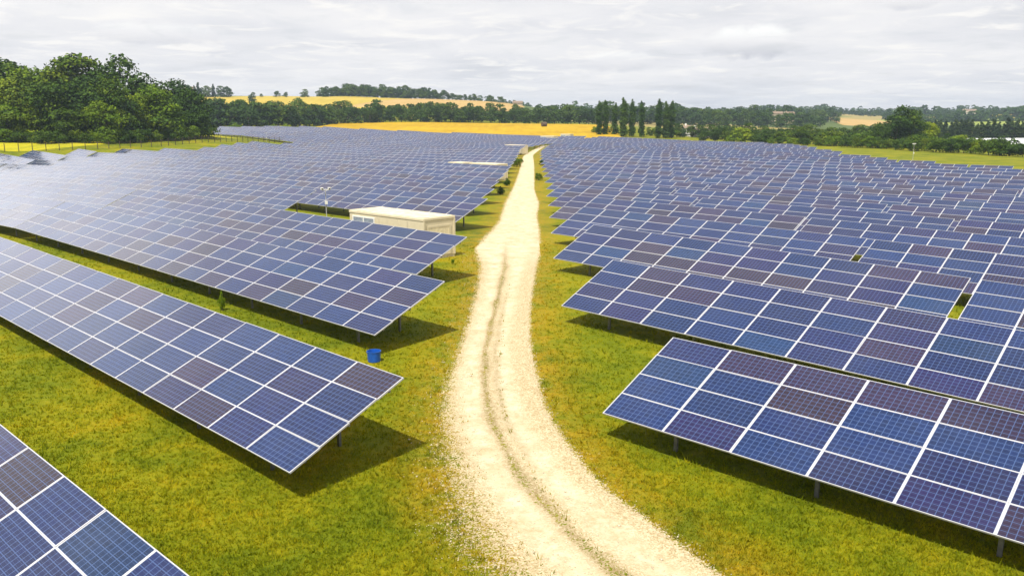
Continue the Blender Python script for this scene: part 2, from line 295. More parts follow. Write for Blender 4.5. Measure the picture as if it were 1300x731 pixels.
def m_blade():
    m, nt, b, o = mat('grass_blades'); g = N(nt, 'ShaderNodeGroup'); g.node_tree = GG
    a = N(nt, 'ShaderNodeAttribute', attribute_name='tint')
    v = ramp(nt, a.outputs['Fac'], [(0.0, (1.0, 1.15, 0.9)), (0.6, (1.6, 1.6, 1.0)), (1.0, (2.3, 1.9, 1.6))])
    c = mix(nt, 1.0, g.outputs[0], v, 'MULTIPLY'); LK(nt, c, b.inputs['Base Color']); b.inputs['Roughness'].default_value = 0.8; b.inputs['Specular IOR Level'].default_value = 0.2
    tr = N(nt, 'ShaderNodeBsdfTranslucent'); LK(nt, c, tr.inputs[0]); mx = N(nt, 'ShaderNodeMixShader', inp={0: 0.35})
    LK(nt, b.outputs[0], mx.inputs[1]); LK(nt, tr.outputs[0], mx.inputs[2]); LK(nt, mx.outputs[0], o.inputs[0]); return m
M['blade'] = m_blade()
# ------------------------------------------------------------------ helpers
def tag(o, label=None, cat=None, group=None, kind=None):
    if label: o['label'] = label
    if cat: o['category'] = cat
    if group: o['group'] = group
    if kind: o['kind'] = kind
    return o
def empty(name, loc, rz=0.0, label=None, cat=None, group=None):
    o = bpy.data.objects.new(name, None); col.objects.link(o); o.location = loc; o.rotation_euler = (0, 0, rz); o.empty_display_size = 0.3
    return tag(o, label, cat, group)
def mesh_np(name, V, F, mats=(), smooth=False, mi=None):
    me = bpy.data.meshes.new(name); V = np.asarray(V, np.float32); F = np.asarray(F, np.int32); k = F.shape[1]
    me.vertices.add(len(V)); me.vertices.foreach_set('co', V.ravel())
    me.loops.add(F.size); me.loops.foreach_set('vertex_index', F.ravel())
    me.polygons.add(len(F)); me.polygons.foreach_set('loop_start', np.arange(len(F), dtype=np.int32) * k)
    if mi is not None: me.polygons.foreach_set('material_index', np.asarray(mi, np.int32))
    if smooth: me.polygons.foreach_set('use_smooth', np.ones(len(F), bool))
    for m in mats: me.materials.append(m)
    me.update(calc_edges=True); me.validate(); return me
def attr(me, name, vals, dom='POINT', typ='FLOAT'):
    a = me.attributes.new(name, typ, dom)
    a.data.foreach_set('value' if typ == 'FLOAT' else 'color', np.asarray(vals, np.float32).ravel())
def link(name, me, parent=None, loc=None):
    o = bpy.data.objects.new(name, me); col.objects.link(o)
    if parent is not None: o.parent = parent
    if loc is not None: o.location = loc
    return o
class MB:                                            # collects boxes, tubes and free faces into one mesh
    def __init__(s): s.bm = bmesh.new()
    def box(s, x0, x1, y0, y1, z0, z1, m=0):
        v = [s.bm.verts.new((x, y, z)) for z in (z0, z1) for y in (y0, y1) for x in (x0, x1)]
        for f in ((0, 2, 3, 1), (4, 5, 7, 6), (0, 1, 5, 4), (2, 6, 7, 3), (0, 4, 6, 2), (1, 3, 7, 5)):
            s.bm.faces.new([v[i] for i in f]).material_index = m
        return s
    def face(s, pts, m=0): s.bm.faces.new([s.bm.verts.new(p) for p in pts]).material_index = m; return s
    def tube(s, p, q, r, r2=None, n=8, m=0):
        p = Vector(p); q = Vector(q); r2 = r if r2 is None else r2; d = (q - p).normalized(); a = d.orthogonal().normalized(); b = d.cross(a)
        A = [s.bm.verts.new(p + (a * math.cos(t) + b * math.sin(t)) * r) for t in [2 * math.pi * i / n for i in range(n)]]
        B = [s.bm.verts.new(q + (a * math.cos(t) + b * math.sin(t)) * r2) for t in [2 * math.pi * i / n for i in range(n)]]
        for i in range(n): s.bm.faces.new((A[i], A[(i + 1) % n], B[(i + 1) % n], B[i])).material_index = m
        s.bm.faces.new(A[::-1]).material_index = m; s.bm.faces.new(B).material_index = m
        return s
    def mesh(s, name, mats, bevel=0.0):
        if bevel: bmesh.ops.bevel(s.bm, geom=s.bm.edges[:], offset=bevel, segments=1, affect='EDGES')
        bmesh.ops.recalc_face_normals(s.bm, faces=s.bm.faces[:])
        me = bpy.data.meshes.new(name); s.bm.to_mesh(me); s.bm.free()
        for m in mats: me.materials.append(m)
        return me
    def build(s, name, mats, parent=None, loc=None, bevel=0.0):
        return link(name, s.mesh(name, mats if isinstance(mats, (list, tuple)) else [mats], bevel), parent, loc)
ONES = ['', 'first', 'second', 'third', 'fourth', 'fifth', 'sixth', 'seventh', 'eighth', 'ninth', 'tenth', 'eleventh', 'twelfth', 'thirteenth', 'fourteenth', 'fifteenth', 'sixteenth', 'seventeenth', 'eighteenth', 'nineteenth']
TENS = {2: ('twenty', 'twentieth'), 3: ('thirty', 'thirtieth'), 4: ('forty', 'fortieth'), 5: ('fifty', 'fiftieth'), 6: ('sixty', 'sixtieth'), 7: ('seventy', 'seventieth'), 8: ('eighty', 'eightieth'), 9: ('ninety', 'ninetieth')}
def nth(i):
    if i < 20: return ONES[i]
    t, u = divmod(i, 10)
    return TENS[t][1] if u == 0 else TENS[t][0] + '-' + ONES[u]
# ------------------------------------------------------------------ the ground
def axis(lo_, hi_, near, step, g):
    a = [0.0]; s = step
    while a[-1] < hi_:
        if a[-1] > near: s *= g
        a.append(a[-1] + s)
    b = [0.0]; s = step
    while b[-1] > lo_:
        if b[-1] < -near: s *= g
        b.append(b[-1] - s)
    return np.array(sorted(set(b + a)))
ys = axis(-3000, 7000, 70, 1.0, 1.03); xs = axis(-7000, 7000, 50, 1.0, 1.035)
X, Y = np.meshgrid(xs, ys); Z = T(X, Y)
V = np.stack([X, Y, Z], -1).reshape(-1, 3); nx = len(xs); ny = len(ys)
ii = (np.arange(ny - 1)[:, None] * nx + np.arange(nx - 1)).ravel()
F = np.stack([ii, ii + 1, ii + nx + 1, ii + nx], 1)
tag(link('ground', mesh_np('ground', V, F, [M['ground']], True)), 'yellow-green meadow grass under and between the panel rows', kind='structure')
# ------------------------------------------------------------------ the gravel path (edges read off the photograph, laid on the ground)
LE = [(640,820),(655,775),(640,731),(612,700),(592,665),(580,623),(570,584),(564,542),(566,500),(582,450),(592,420),(603,380),(611,340),(603,315),(622,296),(634,282),(642,258),(652,238),(657,225),(661,211.7),(664.5,198),(675,191.6),(692,184)]
RE = [(1070,820),(985,775),(915,731),(872,700),(834,669),(769,623),(723,569),(692,519),(675,450),(672,420),(674,380),(681,340),(686,315),(684,291),(681,274),(684,258),(678,241),(678,224),(678,209),(676.5,197),(684,191),(698,184)]
lp = np.array([bp(*p) for p in LE]); rp = np.array([bp(*p) for p in RE])
lp = lp[np.argsort(lp[:, 1])]; rp = rp[np.argsort(rp[:, 1])]
ty = np.concatenate([np.arange(7, 60, 0.22), np.arange(60, 130, 0.6), np.arange(130, 330, 2.0)])
def sm(y, k):
    y = np.interp(ty, k[:, 1], k[:, 0]); w_ = np.ones(9) / 9; return np.convolve(np.pad(y, 4, 'edge'), w_, 'valid')
xl = sm(0, lp); xr = sm(0, rp)
far = ty > 285; xl[far] = np.maximum(xl[far], 8 + (ty[far] - 285) * .33); xr[far] = xl[far] + 3.4
U = np.linspace(-0.45, 1.35, 56)
PX = xl[:, None] + (xr - xl)[:, None] * U; PY = np.repeat(ty[:, None], len(U), 1); wd = (xr - xl)[:, None]
def sstep(a, b, v): t = np.clip((v - a) / (b - a), 0, 1); return t * t * (3 - 2 * t)
nearf = 1 - sstep(14, 34, PY)
cover = sstep(-0.12 - 0.24 * nearf, 0.13 + 0.32 * nearf, U[None, :] + 0 * PX) * (1 - sstep(0.93, 1.07, U[None, :] + 0 * PX)) * 1.0
cover = 0.02 + cover * 1.1
cen = np.interp(PY, [10, 13.5, 17, 20.5, 25, 32, 40, 60], [.60, .57, .53, .49, .44, .36, .40, .47]) + 0.008 * np.sin(PY * 1.7)
streak = np.exp(-((U[None, :] - cen) / (0.050 + 0.014 * np.sin(PY * 1.3))) ** 2) * (1 - sstep(44, 66, PY))
streak2 = np.exp(-((U[None, :] - cen - 0.14) / 0.04) ** 2) * sstep(20, 26, PY) * (1 - sstep(36, 46, PY)) * 0.8
cover -= streak * 0.50 + streak2 * 0.35
worn = np.exp(-((U[None, :] - cen + 0.17) / 0.13) ** 2) + np.exp(-((U[None, :] - cen - 0.22) / 0.12) ** 2) + sstep(45, 60, PY) * 0.8
worn = np.clip(worn, 0, 1)
PZ = T(PX, PY) + 0.006 + 0.024 * (sstep(-.05, .1, U) * (1 - sstep(.92, 1.02, U)))[None, :] - 0.02 * worn * (PY < 60)
edge = np.minimum(sstep(-0.45, -0.25, U), 1 - sstep(1.2, 1.35, U))[None, :]
PZ = PZ - 0.03 * (1 - edge) + 0.004
nu = len(U); ii = (np.arange(len(ty) - 1)[:, None] * nu + np.arange(nu - 1)).ravel()
pm = mesh_np('gravel_path', np.stack([PX, PY, PZ], -1).reshape(-1, 3), np.stack([ii, ii + 1, ii + nu + 1, ii + nu], 1), [M['path']], True)
attr(pm, 'cover', cover); attr(pm, 'worn', worn); attr(pm, 'dirt', np.clip(streak * 0.95 + streak2 * 0.7 + 0.5 * (1 - sstep(0.0, 0.22, U[None, :] + 0 * PX)) * nearf, 0, 1))
tag(link('path', pm), 'pale limestone gravel track curving between the two halves of the solar field', kind='structure')
def path_u(x, y): a = np.interp(y, ty, xl); b = np.interp(y, ty, xr); return (x - a) / (b - a)
# ------------------------------------------------------------------ solar tables
PW, PH, TILT, LOW = 2.09, 1.01, R(23.5), 0.76
ct, st_ = math.cos(TILT), math.sin(TILT)
FW = 0.034; FY = 0.020; TH = 0.045; GAPX, GAPY = 0.004, 0.003
def panel_mesh(name, frame=True, cells=True, mat_g='glass_obj'):
    bm = bmesh.new(); x1, y1 = PW - GAPX, PH - GAPY
    def q(pts, m): f = bm.faces.new([bm.verts.new(p) for p in pts]); f.material_index = m; return f
    mats = []
    if frame:
        mats.append(M['alu']); mats.append(M['back'])
        o = [(0, 0), (x1, 0), (x1, y1), (0, y1)]; i_ = [(FW, FY), (x1 - FW, FY), (x1 - FW, y1 - FY), (FW, y1 - FY)]
        for k in range(4):
            a, b, c, d = o[k], o[(k + 1) % 4], i_[(k + 1) % 4], i_[k]
            q([(a[0], a[1], TH), (b[0], b[1], TH), (c[0], c[1], TH), (d[0], d[1], TH)], 0)
            q([(a[0], a[1], 0), (b[0], b[1], 0), (b[0], b[1], TH), (a[0], a[1], TH)], 0)
            q([(d[0], d[1], TH), (c[0], c[1], TH), (c[0], c[1], TH - 0.006), (d[0], d[1], TH - 0.006)], 0)
        q([(0, 0, 0), (0, y1, 0), (x1, y1, 0), (x1, 0, 0)], 1)
    if cells:
        mats.append(M[mat_g]); f = q([(FW, FY, TH - 0.006), (x1 - FW, FY, TH - 0.006), (x1 - FW, y1 - FY, TH - 0.006), (FW, y1 - FY, TH - 0.006)], len(mats) - 1)
        uv = bm.loops.layers.uv.new('UVMap')
        for l, c in zip(f.loops, ((0, 0), (1, 0), (1, 1), (0, 1))): l[uv].uv = c
    me = bpy.data.meshes.new(name); bm.to_mesh(me); bm.free()
    for m in mats: me.materials.append(m)
    return me
PM_FRAME = panel_mesh('solar_panel_frame', True, False); PM_CELLS = panel_mesh('cell_sheet', False, True); PM_BOTH = panel_mesh('solar_panel', True, True)
TINTS = [(0.014, 0.040, 0.230), (0.014, 0.052, 0.260), (0.040, 0.030, 0.190), (0.012, 0.056, 0.270), (0.076, 0.038, 0.130), (0.086, 0.044, 0.088), (0.016, 0.075, 0.270), (0.024, 0.034, 0.210)]
TW = [5, 4.5, 4, 3.5, 2.4, 1.2, 1.0, 5]
def tint(r, brown=0.0):
    c = r.choices(TINTS, [w_ * (1 + 2.0 * brown if i in (4, 5) else 1) for i, w_ in enumerate(TW)])[0]; k = r.uniform(0.21, 0.31); return (c[0] * k, c[1] * k * 1.05, c[2] * k)
def merged_panels(n, seed):
    r = random.Random(seed); V = []; F = []; MI = []; UV = []; C = []
    x1, y1 = PW - GAPX, PH - GAPY
    for i in range(n):
        for j in range(4):
            ox, oy = i * PW, j * PH; c = tint(r, 0.3); dz = r.uniform(-0.004, 0.004); b = len(V)
            pts = [(0, 0, TH), (x1, 0, TH), (x1, y1, TH), (0, y1, TH), (FW, FY, TH), (x1 - FW, FY, TH), (x1 - FW, y1 - FY, TH), (FW, y1 - FY, TH), (0, 0, 0), (x1, 0, 0), (x1, y1, 0), (0, y1, 0)]
            tx, tyy = r.uniform(-0.006, 0.006), r.uniform(-0.008, 0.008)
            for p in pts:
                px_, py_, pz_ = p[0] + ox, p[1] + oy, p[2] + dz + tx * (p[0] - 1) + tyy * (p[1] - .5)
                V.append((px_, py_ * ct - pz_ * st_, LOW + py_ * st_ + pz_ * ct))
            for f, m in (((0, 1, 5, 4), 0), ((1, 2, 6, 5), 0), ((2, 3, 7, 6), 0), ((3, 0, 4, 7), 0), ((4, 5, 6, 7), 1), ((0, 8, 9, 1), 0), ((1, 9, 10, 2), 0), ((2, 10, 11, 3), 0), ((3, 11, 8, 0), 0), ((8, 11, 10, 9), 2)):
                F.append([b + k for k in f]); MI.append(m); UV.append([(0, 0), (1, 0), (1, 1), (0, 1)] if m == 1 else [(0, 0)] * 4); C.append((*c, 1))
    me = mesh_np('panel_array', V, F, [M['alu'], M['glass_attr'], M['back']], False, MI)
    u = me.uv_layers.new(name='UVMap'); u.data.foreach_set('uv', np.array(UV, np.float32).ravel()); attr(me, 'tint', C, 'FACE', 'FLOAT_COLOR')
    return me
def slope_pt(x, b, dn=0.0): return (x, b * ct + dn * st_, LOW + b * st_ - dn * ct)
def post_mesh(b, name):
    mb = MB(); zt = LOW + b * math.tan(TILT) - 0.10; mb.box(-0.05, 0.05, -0.04, 0.04, -0.6, zt); return mb.mesh(name, [M['steel']])
B_F, B_R = 0.75, 2.95
POST_F = post_mesh(B_F, 'front_post'); POST_R = post_mesh(B_R, 'rear_post')
def bar(mb, p, q, w2, h2):                           # a beam in the y-z plane
    p = Vector(p); q = Vector(q); d = (q - p).normalized(); nrm = Vector((1, 0, 0)).cross(d); a = []
    for P in (p, q):
        for sx, sn in ((-1, -1), (1, -1), (1, 1), (-1, 1)): a.append(mb.bm.verts.new(P + Vector((1, 0, 0)) * sx * w2 + nrm * sn * h2))
    for k in range(4): mb.bm.faces.new((a[k], a[(k + 1) % 4], a[4 + (k + 1) % 4], a[4 + k]))
    mb.bm.faces.new(a[:4][::-1]); mb.bm.faces.new(a[4:])
def rafter_mesh():
    mb = MB(); bar(mb, slope_pt(0, 0.15, 0.15), slope_pt(0, 3.95, 0.15), 0.035, 0.05)
    bar(mb, (0, B_F + .02, LOW + .05), (0, B_R - .4, LOW + (B_R - .4) * math.tan(TILT) - .18), 0.02, 0.025); return mb.mesh('rafter', [M['steel']])
RAFTER = rafter_mesh()
def rail_mesh(n):
    mb = MB(); L = n * PW - GAPX; mb.box(0.05, L - 0.05, -0.03, 0.03, -0.045, 0.045); return mb.mesh('rail', [M['steel']])
cache = {}
def far_kit(n, v):
    if ('m', n, v) not in cache: cache[('m', n, v)] = merged_panels(n, 100 * n + v)
    if ('s', n) not in cache:
        mb = MB(); L = n * PW - GAPX
        for k in range(1, n, 2):
            x = k * PW
            mb.box(x - .05, x + .05, B_F - .04, B_F + .04, -1.0, LOW + B_F * math.tan(TILT) - .1)
            mb.box(x - .05, x + .05, B_R - .04, B_R + .04, -1.0, LOW + B_R * math.tan(TILT) - .1)
            bar(mb, slope_pt(x, 0.15, 0.12), slope_pt(x, 3.95, 0.12), 0.035, 0.05)
        for b in (0.5, 2.0, 3.5):
            p = slope_pt(0, b, 0.035); mb.box(0.05, L - .05, p[1] - .03, p[1] + .03, p[2] - .03, p[2] + .02)
        cache[('s', n)] = mb.mesh('support_frame', [M['steel']])
    return cache[('m', n, v)], cache[('s', n)]
tables = []
def table(P0, n, side, row, idx, dist, zoff=0.0):
    """P0 = ground point under the low left corner, x runs along the row towards the right"""
    L = n * PW; A = np.array(P0); Bp = A + E_ * L
    mid = [T1(*(A + E_ * L * t + N_ * 1.8)) for t in (0.05, 0.5, 0.95)]
    sl_ = (mid[2] - mid[0]) / (0.9 * L); z0 = (mid[0] + mid[1] + mid[2]) / 3 - sl_ * L / 2 + zoff
    nm = nth(idx)
    root = empty('solar_table', (A[0], A[1], z0))
    root.rotation_euler = (0, -math.atan(sl_), R(-43)); root.rotation_euler = (Matrix.Rotation(R(-43), 4, 'Z') @ Matrix.Rotation(-math.atan(sl_), 4, 'Y')).to_euler()
    tag(root, None, 'solar table', 'solar tables %s of the gravel path' % side)
    tables.append((root, side, row, idx, n, dist))
    r = random.Random(hash((side, row, idx)) & 0xffff); r = random.Random(row * 131 + idx * 17 + (3 if side == 'left' else 5))
    if dist > 100:
        a, b = far_kit(n, r.randrange(5)); link('panel_array', a, root); link('support_frame', b, root); return
    rotp = Matrix.Rotation(TILT, 4, 'X')
    for i in range(n):
        for j in range(4):
            m = Matrix.Translation(slope_pt(i * PW, j * PH)) @ rotp @ Matrix.Rotation(R(r.gauss(0, 0.28)), 4, 'X') @ Matrix.Rotation(R(r.gauss(0, 0.16)), 4, 'Y')
            c = (*tint(r, 0.3 if side == 'left' else 0.2), 1)
            if dist < 46:
                p = link('solar_panel', PM_FRAME, root); p.matrix_local = m; g = link('cell_sheet', PM_CELLS, p); g.color = c
            else:
                p = link('solar_panel', PM_BOTH, root); p.matrix_local = m; p.color = c
    if ('r', n) not in cache: cache[('r', n)] = rail_mesh(n)
    for b in (0.5, 2.0, 3.5):
        o = link('rail', cache[('r', n)], root, slope_pt(0, b, 0.05)); o.rotation_euler = (TILT, 0, 0)
    for k in range(1, n, 2):
        link('post', POST_F, root, (k * PW, B_F, 0)); link('post', POST_R, root, (k * PW, B_R, 0)); link('rafter', RAFTER, root, (k * PW, 0, 0))
LB = np.array([(-7,0),(-5.7,12),(-5.5,19.5),(-5.3,31.4),(-5.0,43.1),(-4.5,65.8),(-4.2,78),(-3.9,90),(-3.3,102),(-2.5,125),(-.9,170),(0,205),(4.5,250),(10.5,280),(19,310),(30,345),(40,380)])
RB = np.array([(3.5,10),(2.7,23.6),(2.2,36),(2.4,47.8),(2.8,59.7),(3.2,71),(3.6,83),(3.9,95),(4.4,107),(5.2,150),(6.1,187),(7.2,220),(12,262),(17,290),(27,320),(36,345)])
def end_on(perp, B):
    a = np.linspace(-400, 60, 9201); P = perp * N_[None, :] + a[:, None] * E_[None, :]
    f = P[:, 0] - np.interp(P[:, 1], B[:, 1], B[:, 0]); k = np.where(np.diff(np.sign(f)) != 0)[0]
    return a[k[0]] if len(k) else None
FAR_L = np.array([(-200,200),(-120,188),(-112,196),(-90,208),(-77,240),(-71,262),(-66,300)])
def in_left(x, y):
    if y < 188: return x > -170
    if y < 262: return x > np.interp(y, [188, 196, 208, 240, 262], [-116, -106, -86, -78, -73])
    if y < 300: return x > -68
    return y < np.interp(x, [-145, -100, -55, -17, 17, 40], [402, 402, 392, 372, 345, 335]) and x > np.interp(y, [300, 312, 400], [-70, -110, -145])
def in_right(x, y): return x < np.interp(y, [100, 126, 146, 165, 189, 224, 278, 320], [78, 78, 72, 67, 69, 75, 82, 84]) and y < np.interp(x, [15, 40, 70, 90], [341, 336, 330, 296])
def visible(A, B):
    for t in (0, .25, .5, .75, 1):
        P = A + (B - A) * t
        for q in (0, 3.7):
            Q = P + N_ * q
            if Q[1] > 3:
                u, v, d = to_px(Q[0], Q[1], T1(*Q) + 1.5)
                if -60 < u < 1360 and v < 860: return True
    return False
# left half
for k in range(-1, 50):
    perp = {-1: 1.75, 0: 10.49, 1: 19.37, 2: 28.10, 3: 37.9, 4: 45.03}.get(k, 45.03 + 8.79 * (k - 4))
    a = end_on(perp, LB)
    if a is None: continue
    if k == -1: a = -13.2 + 4.0
    if k == 3: a = (np.array([-18.6, 70.8]) @ E_)
    idx = 1
    while a > -420:
        for n in (20, 15, 10, 5):
            e0 = a - n * PW; P0 = perp * N_ + e0 * E_; P1 = perp * N_ + a * E_
            if in_left(*P0): break
        else:
            if a < -100: break
            break
        if in_left(*P1) and visible(P0, P1):
            table(P0, n, 'left', k + 2, idx, float(np.hypot(*P1)), 0.15 if k == 3 else 0.0)
        a = e0 - 0.12; idx += 1
# the far left corner of the field, beyond the notch in its edge
for k in range(10, 50):
    perp = 45.03 + 8.79 * (k - 4); a = end_on(perp, LB); idx = 20
    if a is None: a = -150
    cnt = 0; placed = [t for t in tables if t[1] == 'left' and t[2] == k + 2]
    lo = min([(t[0].location.x * E_[0] + t[0].location.y * E_[1]) for t in placed], default=a)
    aa = lo - 0.12
    while aa > -420:
        P0 = perp * N_ + (aa - 10 * PW) * E_; P1 = perp * N_ + aa * E_
        if P1[1] > 300 and in_left(*P0) and in_left(*P1) and visible(P0, P1): table(P0, 10, 'left', k + 2, idx, float(np.hypot(*P1))); idx += 1
        aa -= 10 * PW + 0.12
# right half
for k in range(1, 50):
    perp = {1: 19.12, 2: 27.91, 3: 36.58, 4: 45.53}.get(k, 45.4 + 8.79 * (k - 4))
    a = end_on(perp, RB); idx = 1
    if a is None:
        a = -250
        while not in_right(*(perp * N_ + a * E_)) and a < 0: a += 2
        if a >= 0: continue
    while a < 80:
        n = 7 if (k in (6, 7, 11, 16, 23) and idx == 1) else 10
        P0 = perp * N_ + a * E_; P1 = P0 + E_ * n * PW
        if not in_right(*P0): break
        for n2 in (9, 8, 7, 6, 5, 4, 3):
            if in_right(*P1): break
            n = min(n, n2); P1 = P0 + E_ * n * PW
        if visible(P0, P1): table(P0, n, 'right', k, idx, float(np.hypot(*P0)))
        a += n * PW + (0.42 if k > 2 else 0.3); idx += 1
for side in ('left', 'right'):
    rows_ = sorted(set(t[2] for t in tables if t[1] == side))
    for ri, rw in enumerate(rows_):
        ts = sorted([t for t in tables if t[1] == side and t[2] == rw], key=lambda t: t[3])
        for qi, (root, _, _, _, n, d) in enumerate(ts):
            nr = nth(ri + 1)
            if len(ts) == 1: s = 'tilted table of blue panels, the only one in the %s row %s of the path' % (nr, side)
            elif qi == 0: s = 'tilted table of blue panels, nearest the path in the %s row %s of it' % (nr, side)
            else: s = 'tilted table of blue panels, %s from the path in the %s row %s of it' % (nth(qi + 1), nr, side)
            root['label'] = s
near = {('left', 1): 'tilted table of blue panels cut off by the bottom left corner of the photo',
        ('left', 2): 'long blue panel table left of the path, its shadowed near end in the foreground',
        ('left', 3): 'blue panel table left of the path with the blue tub under its end',
        ('left', 4): 'blue panel table directly in front of the cream transformer cabin',
        ('right', 1): 'frontmost blue panel table right of the path, showing the largest panels',
        }
for t in tables:
    if t[3] == 1 and (t[1], t[2]) in near: t[0]['label'] = near[(t[1], t[2])]
print('TABLES', len(tables), 'near', sum(t[5] <= 100 for t in tables), 'panels', sum(t[4] * 4 for t in tables if t[5] <= 100))
# ------------------------------------------------------------------ transformer cabins
def cabin(x, y, L, W_, H_, label, detailed=True, feet=True):
    z = min(T1(x, y), T1(*(np.array([x, y]) - E_ * L))) ; root = empty('transformer_cabin', (x, y, z), R(-43), label, 'cabin', 'transformer cabins beside the path')
    b = MB(); b.box(-L, 0, 0, W_, 0.18, H_ - 0.12); b.build('body', M['cream'], root, bevel=0.02)
    b = MB(); b.box(-L - .03, .03, -.03, W_ + .03, H_ - 0.117, H_ + 0.05); b.build('roof', [M['cream']], root, bevel=0.02)
    b = MB(); b.box(-L + .05, -.05, .05, W_ - .05, H_ + 0.053, H_ + 0.085); b.build('roof_felt', M['cream_roof'], root)
    b = MB(); b.box(-L + .02, -.02, .03, W_ - .03, -0.4, 0.178); b.build('plinth', M['cream_roof'], root)
    if detailed:
        f = MB()
        f.box(-L + .35, -L + 2.75, -.035, -.002, H_ - 1.05, H_ - .95); f.box(-L + .35, -L + 2.75, -.035, -.002, H_ - .36, H_ - .26)
        for xx in (-L + .35, -L + 1.5, -L + 2.65): f.box(xx, xx + .1, -.034, -.003, H_ - .948, H_ - .362)
        w_ = f.build('louvre_window', M['white'], root)
        g = MB()
        for q in range(9): g.box(-L + .46, -L + 2.64, -.02, -.004, H_ - .94 + q * .065, H_ - .90 + q * .065)
        g.build('louvre_slats', M['louvre'], w_)
        g = MB(); g.box(-L + .45, -L + 2.65, -.003, -.0015, H_ - .95, H_ - .36); g.build('louvre_back', M['dark'], w_)
        d = MB(); d.box(.002, .035, .35, .47, .25, H_ - .45); d.box(.002, .035, W_ - .47, W_ - .35, .25, H_ - .45); d.box(.002, .034, .472, W_ - .472, H_ - .57, H_ - .45)
        dd = d.build('door_frame', M['cream'], root); e = MB(); e.box(.003, .02, .475, W_ - .475, .25, H_ - .575)
        for q in range(6): e.box(.0201, .03, .6, W_ - .6, .5 + q * .16, .56 + q * .16)
        e.build('door', simple('cream_door', (0.70, 0.61, 0.40), 0.7), dd)
        for cx in (0.0, W_ - .12):
            pmb = MB(); pmb.box(.003, .06, cx, cx + .12, .18, H_ - .122); pmb.build('corner_post', M['cream'], root)
        v = MB()
        for q in range(4): v.box(-L + 3.2 + q * .95, -L + 3.23 + q * .95, -.012, -.002, .25, H_ - .2)
        v.build('wall_joint', M['cream_roof'], root)
    return root
cabin(-5.5, 51.6, 7.6, 2.66, 2.6, 'cream transformer cabin with a louvred window, behind the fourth left panel row')
_p = np.array([-.9, 128.6]); _p = (_p @ E_) * E_ + 93.6 * N_; c1 = tuple(_p); c1 = (c1[0] - E_[0] * 2.2, c1[1] - E_[1] * 2.2); cabin(c1[0], c1[1], 6.0, 2.5, 2.5, 'small cream cabin whose pale roof shows among the far left panels', True)
x2 = np.array(c1) - E_ * 7.6; cabin(x2[0], x2[1], 3.4, 2.5, 2.42, 'grey roofed cabin left of the pale roofed one among far panels')
_p = np.array([3.6, 222.]); _p = (_p @ E_) * E_ + 164.0 * N_; c2 = tuple(_p); c2 = (c2[0] - E_[0] * .8, c2[1] - E_[1] * .8); cabin(c2[0], c2[1], 6.0, 2.5, 2.4, 'distant cream cabin on the left edge of the narrowing path')
c3 = at(702, 318); cabin(c3[0], c3[1], 6.5, 2.5, 3.0, 'tiny cream cabin at the far end of the gravel path')
c4 = at(722, 350); cabin(c4[0], c4[1], 5.0, 2.5, 2.8, 'tiny pale cabin at the edge of the wheat, right of the path end')
# ------------------------------------------------------------------ blue tub
tx, ty_ = bp(475, 458.5); root = empty('tub', (tx, ty_, T1(tx, ty_)), 0.3, 'blue plastic tub standing on grass under the end of a left panel row', 'tub')
mb = MB(); bm = mb.bm; n = 32; prof = [(0.225, 0.0), (0.24, 0.02), (0.262, 0.39), (0.274, 0.395), (0.274, 0.42), (0.252, 0.42), (0.232, 0.04), (0.0, 0.035)]
rings = [[bm.verts.new((r_ * math.cos(2 * math.pi * i / n), r_ * math.sin(2 * math.pi * i / n), h)) for i in range(n)] if r_ > 0 else [bm.verts.new((0, 0, h))] for r_, h in prof]
for A, B in zip(rings[:-1], rings[1:]):
    for i in range(n):
        if len(B) > 1: bm.faces.new((A[i], A[(i + 1) % n], B[(i + 1) % n], B[i]))
        else: bm.faces.new((A[i], A[(i + 1) % n], B[0]))
bm.faces.new(rings[0][::-1])
o = mb.build('shell', M['blue'], root)
for s in (1, -1):
    hb = MB(); pts = [Vector((s * (0.263 + 0.020 * math.sin(t)), -0.06 + 0.12 * t / math.pi, 0.375 - .01 * math.sin(t))) for t in np.linspace(0, math.pi, 7)]
    for p, q in zip(pts[:-1], pts[1:]): hb.tube(p, q, 0.008, n=6)
    hb.build('handle', M['blue'], root)
wmb = MB(); wmb.face([(0.238 * math.cos(2 * math.pi * i / 24), 0.238 * math.sin(2 * math.pi * i / 24), 0.2) for i in range(24)]); wmb.build('rainwater', M['water'], root)
# ------------------------------------------------------------------ masts
def mast(x, y, h, label):
    root = empty('camera_mast', (x, y, T1(x, y)), 0.4, label, 'mast')
    MB().tube((0, 0, -.3), (0, 0, h), 0.045, 0.035, 10).build('pole', M['alu'], root)
    MB().box(-.35, .35, -.03, .03, h - .12, h - .06).build('crossarm', M['white'], root)
    for s in (-1, 1):
        c = MB(); c.box(s * .33 - .1, s * .33 + .1, -.24, .14, h - .055, h + .11); c.box(s * .33 - .12, s * .33 + .12, -.30, .16, h + .112, h + .13)
        cc_ = c.build('camera_housing', M['white'], root); MB().box(s * .33 - .06, s * .33 + .06, -.245, -.241, h - .02, h + .08).build('lens', M['dark'], cc_)
    MB().box(-.12, .12, -.16, -.06, h * .45, h * .45 + .3).build('control_box', M['white'], root)
mx_, my_ = at(414, 76); mast(mx_, my_, 2.5, 'thin mast with two camera housings on grass left of the cream cabin')
mx_, my_ = bp(1158.5, 205.5); mast(mx_, my_, 4.2, 'slender pale mast on the grass beyond the right edge of the panels')
for px_, py_, h in ((343, 176, 3.2),):
    mx_, my_ = at(343, 285); mast(mx_, my_, h, 'small pale mast by the fence near the far left corner of the field')
